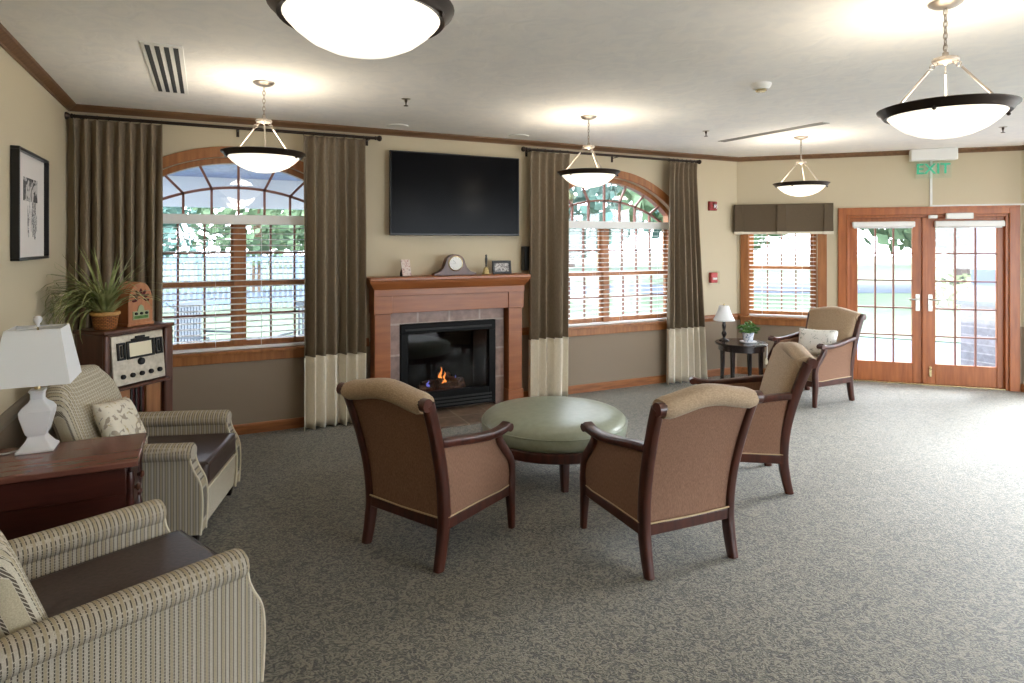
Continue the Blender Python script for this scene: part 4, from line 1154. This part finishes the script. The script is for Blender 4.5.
pt = thing('potted_spider_plant', 'leggy spider plant in a wicker basket on the radio cabinet', 'plant', loc_on(rc, -.165, .125, RH))
MB().lathe([(.066, 0), (.072, .02), (.082, .10), (.086, .112), (.080, .112), (.076, .10), (.070, .085), (.001, .085)], n=32).build('basket', M['wicker'], pt, smooth=50)
MB().lathe([(.080, .092), (.090, .098), (.092, .112), (.088, .120), (.080, .118)], n=32).build('basket_rim', M['wickerrim'], pt, smooth=50)
MB().lathe([(.001, .092), (.078, .090), (.078, .084)], n=24).build('soil', M['soil'], pt)
mb = MB(); rnd = random.Random(5)
for k in range(150):
    a = rnd.uniform(0, 2 * PI); L = rnd.uniform(.38, .66); el = rnd.uniform(.75, 1.5); droop = rnd.uniform(1.6, 3.3)
    if k < 20: el = rnd.uniform(1.15, 1.53); droop = rnd.uniform(.25, .9); L = rnd.uniform(.46, .60)
    ca = a - PI / 4                     # bearing in the cabinet's own frame
    if k >= 20 and math.cos(ca) > .45: a += PI * .62
    elif k >= 20 and math.sin(ca) < -.55: droop *= .62
    p = Vector((.02 * math.cos(a), .02 * math.sin(a), .085)); n = 9; pts = []; e = el
    for i in range(n):
        pts.append(p.copy()); st = L / (n - 1)
        p = p + Vector((math.cos(a) * math.cos(e), math.sin(a) * math.cos(e), math.sin(e))) * st
        e -= droop / (n - 1)
        a += rnd.uniform(-.06, .06)
    # keep the blades off the wall behind
    side = Vector((-math.sin(a), math.cos(a), 0)); vs = []
    for i, q in enumerate(pts):
        w = .0085 * (1 - (i / (n - 1)) ** 2.2) + .0008
        ra, rb = (q.x + q.y) * S2 - .165, (q.y - q.x) * S2 + .125       # cabinet coordinates
        if -.17 + .045 < ra + .02 and abs(ra - .045) < .135 and abs(rb - .12) < .10 and q.z < .33:
            q = q + Vector((S2, S2, 0)) * (-.092 - ra); ra = -.092
        if abs(ra) < .37 and -.09 < rb < .37 and q.z < .014: q = Vector((q.x, q.y, .014))
        wq = pt.location + q
        if wq.x < .02: q = Vector((.02 - pt.location.x + .004 * i, q.y, q.z))
        vs += [q - side * w, q + Vector((0, 0, -w * .35)), q + side * w]
    mb.add(vs, [f for i in range(n - 1) for f in ((3 * i, 3 * i + 1, 3 * i + 4, 3 * i + 3), (3 * i + 1, 3 * i + 2, 3 * i + 5, 3 * i + 4))])
mb.build('foliage', M['leaf'], pt, smooth=60)

# ---------------------------------------------------------------- picture on the left wall
pc = thing('framed_picture', 'black-framed ink drawing on the wall above the white lamp', 'picture', (0, -1.295, 1.92), PI / 2)
pw, ph_ = .375, .325
mb = MB(); fw = .017
mb.box(-pw, pw, -.045, -.002, ph_ - fw, ph_); mb.box(-pw, pw, -.045, -.002, -ph_, -ph_ + fw); mb.box(-pw, -pw + fw, -.045, -.002, -ph_ + fw, ph_ - fw); mb.box(pw - fw, pw, -.045, -.002, -ph_ + fw, ph_ - fw)
mb.build('frame', M['black'], pc, bevel=.003)
MB().box(-pw + fw, pw - fw, -.018, -.01, -ph_ + fw, ph_ - fw).build('mount_board', M['mat_board'], pc)
mb = MB(); mb.box(-.17, .17, -.020, -.0185, .03, .17); mb.build('print', M['sketch'], pc)
mb = MB(); rnd = random.Random(3)
for k in range(16):
    x = rnd.uniform(-.14, .16); z0 = rnd.uniform(-.19, -.1); mb.box(x, x + rnd.uniform(.004, .012), -.0195, -.0185, z0, z0 + rnd.uniform(.06, .2))
mb.box(.10, .125, -.0195, -.0185, -.2, .03)
mb.build('ink_lines', M['photo_grey'], pc)

# ---------------------------------------------------------------- lamp table by the far curtain
tb = thing('side_table', 'round dark espresso table in the corner under the small lamp', 'side table', (6.50, -.74, 0))
MB().lathe([(.001, .535), (.285, .535), (.29, .542), (.29, .555), (.284, .56), (.001, .56)], n=48).build('table_top', M['espresso'], tb)
MB().lathe([(.235, .47), (.25, .47), (.25, .535), (.235, .535)], n=40).build('apron', M['espresso'], tb)
for k in range(4):
    a = k * PI / 2 + .35
    MB().sweep([(.225 * math.cos(a), .225 * math.sin(a), .535), (.225 * math.cos(a), .225 * math.sin(a), .3), (.235 * math.cos(a), .235 * math.sin(a), 0)], rrect(.022, .022, .3), None, [1, .9, .6]).build('leg', M['espresso'], tb)
l2 = thing('table_lamp', 'small lamp with bell shade and dark turned stem on the round table', 'lamp', (6.40, -.575, .56))
MB().lathe([(.055, 0), (.057, .01), (.045, .018), (.018, .03), (.014, .045), (.026, .065), (.03, .085), (.018, .11), (.014, .125), (.02, .15), (.023, .18), (.016, .22), (.012, .235), (.010, .26), (.001, .262)], n=20).build('lamp_base', M['espresso'], l2)
MB().tube([(0, 0, .26), (0, 0, .40)], .005, 8).build('stem', M['brass'], l2)
MB().lathe([(.122, .235), (.112, .255), (.092, .295), (.074, .335), (.062, .372), (.054, .405)], n=32, caps=False).build('lamp_shade', M['shade'], l2, smooth=60, solid=.003)
MB().lathe([(.005, .40), (.01, .415), (.006, .425), (.001, .432)], n=10).build('finial', M['brass'], l2)
p2 = thing('potted_plant', 'small leafy plant in a blue and white pot on the round table', 'plant', (6.555, -.79, .56))
MB().lathe([(.001, 0), (.085, 0), (.095, .012), (.09, .014), (.05, .01)], n=28).build('saucer', M['glazed'], p2)
MB().lathe([(.045, .012), (.05, .02), (.062, .10), (.067, .112), (.060, .112), (.055, .10), (.001, .098)], n=28).build('pot', M['ceramic_blue'], p2)
mb = MB(); rnd = random.Random(11)
for k in range(150):
    a = rnd.uniform(0, 2 * PI); r = .115 * math.sqrt(rnd.random()); z = .11 + rnd.uniform(0, .13) * (1 - (r / .14) ** 2) + .01
    c = Vector((r * math.cos(a), r * math.sin(a), z)); n1 = Vector((rnd.uniform(-1, 1), rnd.uniform(-1, 1), rnd.uniform(.1, 1))).normalized()
    t1 = n1.cross(Vector((0, 0, 1))).normalized(); t2 = n1.cross(t1); l = rnd.uniform(.018, .032)
    mb.add([c - t1 * l, c - t2 * l * .5, c + t1 * l, c + t2 * l * .5, ], [(0, 1, 2, 3)])
    if k % 5 == 0: mb.tube([(0, 0, .098), c], .0018, 4)
mb.build('foliage', M['leaf2'], p2, smooth=0)
cc = thing('call_cord', 'white pull cord with tassel hanging off the round table edge', 'cord', (6.555, -1.048, .48))
MB().tube(smooth_path([(-.028, .066, .086), (-.004, .012, .086), (.004, -.006, .078), (.005, -.008, .03), (.003, -.006, -.06)], 5), .004, 6).build('cord', M['white'], cc)
MB().lathe([(.004, -.055), (.012, -.07), (.018, -.10), (.016, -.125), (.001, -.132)], n=12).build('tassel', M['welt'], cc)

# ---------------------------------------------------------------- outdoors
struct(MB().box(-60, 80, -40, 90, -.30, -.08).build('ground', M['concrete'], None, smooth=0))
bounce_terrace = MB(); bounce_terrace.prism([(RC[0] + TH + .05, -3.2), (20, -3.2), (20, -22), (-6, -22), (-6, REAR - TH - .1), (RC[0] + TH + .05, REAR - TH - .1)], 'z', -.09, -.045); struct(bounce_terrace.build('terrace', M['terrace'], None, smooth=0))  # pale ground out of view, added to bounce daylight up to the ceiling
g1 = MB(); g1.prism([(-50, 7.5), (5, 6.5), (11, 3.2), (16, -4), (75, -30), (75, 80), (-50, 80)], 'z', -.085, -.06); struct(g1.build('lawn', M['grass'], None, smooth=0))
g2 = MB(); g2.prism([(-50, 15), (8, 14), (22, 8), (40, -2), (40, 2), (24, 12), (8, 19), (-50, 20)], 'z', -.07, -.05); struct(g2.build('road', M['asphalt'], None, smooth=0))

def leafy(name, label, x, y, h, r, m_, n=900, seed=0, trunk=True):
    rnd = random.Random(seed)
    t = thing(name, label, 'tree' if trunk else 'shrub', (x, y, -.08))
    if trunk:
        MB().tube([(0, 0, 0), (.06, .02, h * .3), (0, .05, h * .62)], r * .07, 9, [1.2, 1, .6]).build('trunk', M['bark'], t)
    mb = MB(); cz = h - r * .95 if trunk else h * .5
    for k in range(n):
        d = Vector((rnd.gauss(0, 1), rnd.gauss(0, 1), rnd.gauss(0, 1))).normalized()
        lump = 1 + .22 * math.sin(5 * d.x + seed) * math.cos(4 * d.y + 2 * seed) + .12 * math.sin(9 * d.z)
        q = d * (rnd.uniform(.55, 1.0) ** .5) * lump
        c = Vector((q.x * r, q.y * r, cz + q.z * (r * .95 if trunk else h * .5)))
        n1 = (d + Vector((rnd.uniform(-1, 1), rnd.uniform(-1, 1), rnd.uniform(-1, 1))) * .9).normalized()
        t1 = n1.orthogonal().normalized(); t2 = n1.cross(t1); l = r * rnd.uniform(.06, .13)
        mb.add([c - t1 * l, c - t2 * l * .7, c + t1 * l, c + t2 * l * .7], [(0, 1, 2, 3)])
    mb.build('crown', M[m_], t, smooth=0)
leafy('tree', 'bushy green tree seen through the middle of the first arched window', 2.6, 18, 5.2, 2.2, 'crown0', seed=1)
leafy('tree', 'yellow-green tree outside, seen beside the first window mullion', 7.4, 19.5, 5.0, 2.1, 'crown1', seed=2)
leafy('tree', 'low green tree across the lawn behind the first blind', -2, 25, 5.5, 2.8, 'crown2', seed=3)
leafy('tree', 'tall green tree filling the second arched window top', 15.0, 9.0, 6.6, 2.7, 'crown0', n=1300, seed=4)
leafy('tree', 'blue-green tree standing behind the second blind', 21, 15.5, 7.5, 3.2, 'crown2', n=1300, seed=5)
leafy('tree', 'yellow-green tree near the second curtain, out on the lawn', 12.4, 18, 5.6, 2.4, 'crown1', seed=6)
leafy('tree', 'green tree outside the small window on the lawn', 27, 8, 7.5, 3.4, 'crown0', n=1300, seed=7)
leafy('tree', 'leafy tree outside the first french door leaf', 31, .5, 7.0, 3.2, 'crown2', n=1300, seed=8)
leafy('tree', 'yellow tree at the far edge of the lawn beyond the doors', 40, -3.5, 8.0, 3.4, 'crown1', n=1300, seed=9)
leafy('tree', 'green tree beyond the second french door leaf', 30, -7.5, 7.0, 2.8, 'crown0', n=1300, seed=10)
for i, (lb, x, y, m_) in enumerate([('big distant tree seen beside the second window mullion', 24, 32, 'crown2'), ('big distant tree seen low through the second blind', 36, 30, 'crown0'), ('big distant tree far beyond the small valanced window', 52, 22, 'crown1'), ('big distant tree far behind the picket fence', 9, 44, 'crown0'), ('big distant tree far beyond the road and the doors', 64, 6, 'crown2')]):
    leafy('tree', lb, x, y, 10.5, 5.2, m_, n=1300, seed=20 + i)
leafy('shrub', 'low green hedge shrub by the road past the doors', 21, -2.0, .9, 1.2, 'crown0', n=500, seed=12, trunk=False)
leafy('shrub', 'low pale shrub by the road past the small window', 19, 3.5, .9, 1.2, 'crown1', n=500, seed=13, trunk=False)

fe = thing('picket_fence', 'pale picket fence across the lawn outside the first window', 'fence', (-1.5, 11.5, -.07))
mb = MB()
for k in range(90): mb.box(k * .13, k * .13 + .05, -.01, .01, .08, 1.45)
mb.build('pickets', M['fence_paint'], fe, smooth=0)
for z in (.2, 1.3): MB().box(0, 11.7, .01, .05, z, z + .08).build('fence_rail', M['fence_paint'], fe)
for k in range(6): MB().box(k * 2.3, k * 2.3 + .1, .02, .12, 0, 1.55).build('fence_post', M['fence_paint'], fe)

# covered porch outside the first window
pr_ = thing('porch_roof', 'pale boarded porch ceiling outside the first arched window', 'porch roof', (0, .18, 0))
MB().box(-1.6, 3.6, 0, 4.2, 2.66, 2.76).build('soffit', M['siding'], pr_, smooth=0)
MB().box(-1.6, 3.6, 4.02, 4.2, 2.22, 2.66).build('beam', M['white'], pr_)
for i, x in enumerate((-1.4, 3.4)):
    cpost = thing('porch_post', ['white square porch post behind the corner curtain', 'white square porch post behind the mantel side curtain'][i], 'post', (x, 4.28, -.08))
    MB().box(-.08, .08, -.08, .08, 0, 2.30).build('shaft', M['white'], cpost); MB().box(-.11, .11, -.11, .11, 0, .2).build('plinth', M['white'], cpost)
def patio_chair(lb, loc, rz):
    t = thing('patio_chair', lb, 'patio chair', loc, rz, 'grey metal patio chairs on the terrace')
    mb = MB(); mb.box(-.26, .26, -.25, .25, .38, .41); mb.build('seat', M['patio_frame'], t, bevel=.005)
    mb = MB()
    for k in range(9): mb.box(-.24 + k * .056, -.21 + k * .056, -.27, -.25, .41, 1.0)
    mb.box(-.27, .27, -.275, -.245, .98, 1.04); mb.build('backrest', M['patio_frame'], t)
    for x in (-.25, .25):
        for y in (-.25, .24): MB().tube([(x, y, .40), (x * 1.05, y * 1.1, 0)], .014, 7).build('leg', M['patio_frame'], t)
        MB().tube([(x * 1.08, -.25, .64), (x * 1.08, .22, .64), (x * 1.08, .24, .40)], .015, 7).build('arm', M['patio_frame'], t)
    return t
p0 = patio_chair('grey patio chair outside, behind the first blind near the curtain', (2.05, 2.0, -.08), 2.4)
dup(p0, 'grey patio chair outside, behind the blind near the radio cabinet', (1.0, 2.6, -.08), -2.2)
co = thing('porch_column', 'pale porch column on a stone base outside the french doors', 'column', (10.95, -1.10, -.08))
MB().box(-.2, .2, -.2, .2, .95, 2.9).build('shaft', M['column_paint'], co)
MB().box(-.29, .29, -.29, .29, 0, .90).build('stone_base', M['stone'], co); MB().box(-.33, .33, -.33, .33, .90, .96).build('cap', M['concrete'], co)

# ---------------------------------------------------------------- light, world, camera
w = bpy.data.worlds.new('World'); scene.world = w; w.use_nodes = True
bg = w.node_tree.nodes['Background']
bg.inputs[0].default_value = (.84, .92, 1.0, 1); bg.inputs[1].default_value = 6.5
sun = bpy.data.lights.new('sun', 'SUN'); sun.energy = 11; sun.angle = math.radians(28); sun.color = (.92, .96, 1)
so = bpy.data.objects.new('sun', sun); COL.objects.link(so)
so.rotation_euler = Vector((-.90, .02, -.42)).to_track_quat('-Z', 'Y').to_euler()

cam = bpy.data.cameras.new('camera'); co_ = bpy.data.objects.new('camera', cam); COL.objects.link(co_)
cam.sensor_fit = 'HORIZONTAL'; cam.sensor_width = 36; cam.lens = 36 * 628 / 1024
co_.location = (.985, -6.055, 1.70)
yaw = math.atan2(.8988, .4384)
co_.rotation_euler = (PI / 2, 0, yaw - PI / 2)
cam.shift_y = -(341.5 - 242.5) / 1024
cam.clip_start = .02; cam.clip_end = 300
scene.camera = co_
vs_ = scene.view_settings
vs_.view_transform = 'Standard'; vs_.look = 'None'; vs_.gamma = 1; vs_.exposure = .92; vs_.use_curve_mapping = False
scene.cycles.use_denoising = True
scene.cycles.max_bounces = 8; scene.cycles.diffuse_bounces = 5; scene.cycles.glossy_bounces = 3; scene.cycles.transparent_max_bounces = 16
scene.cycles.sample_clamp_indirect = 6
scene.cycles.caustics_reflective = False; scene.cycles.caustics_refractive = False
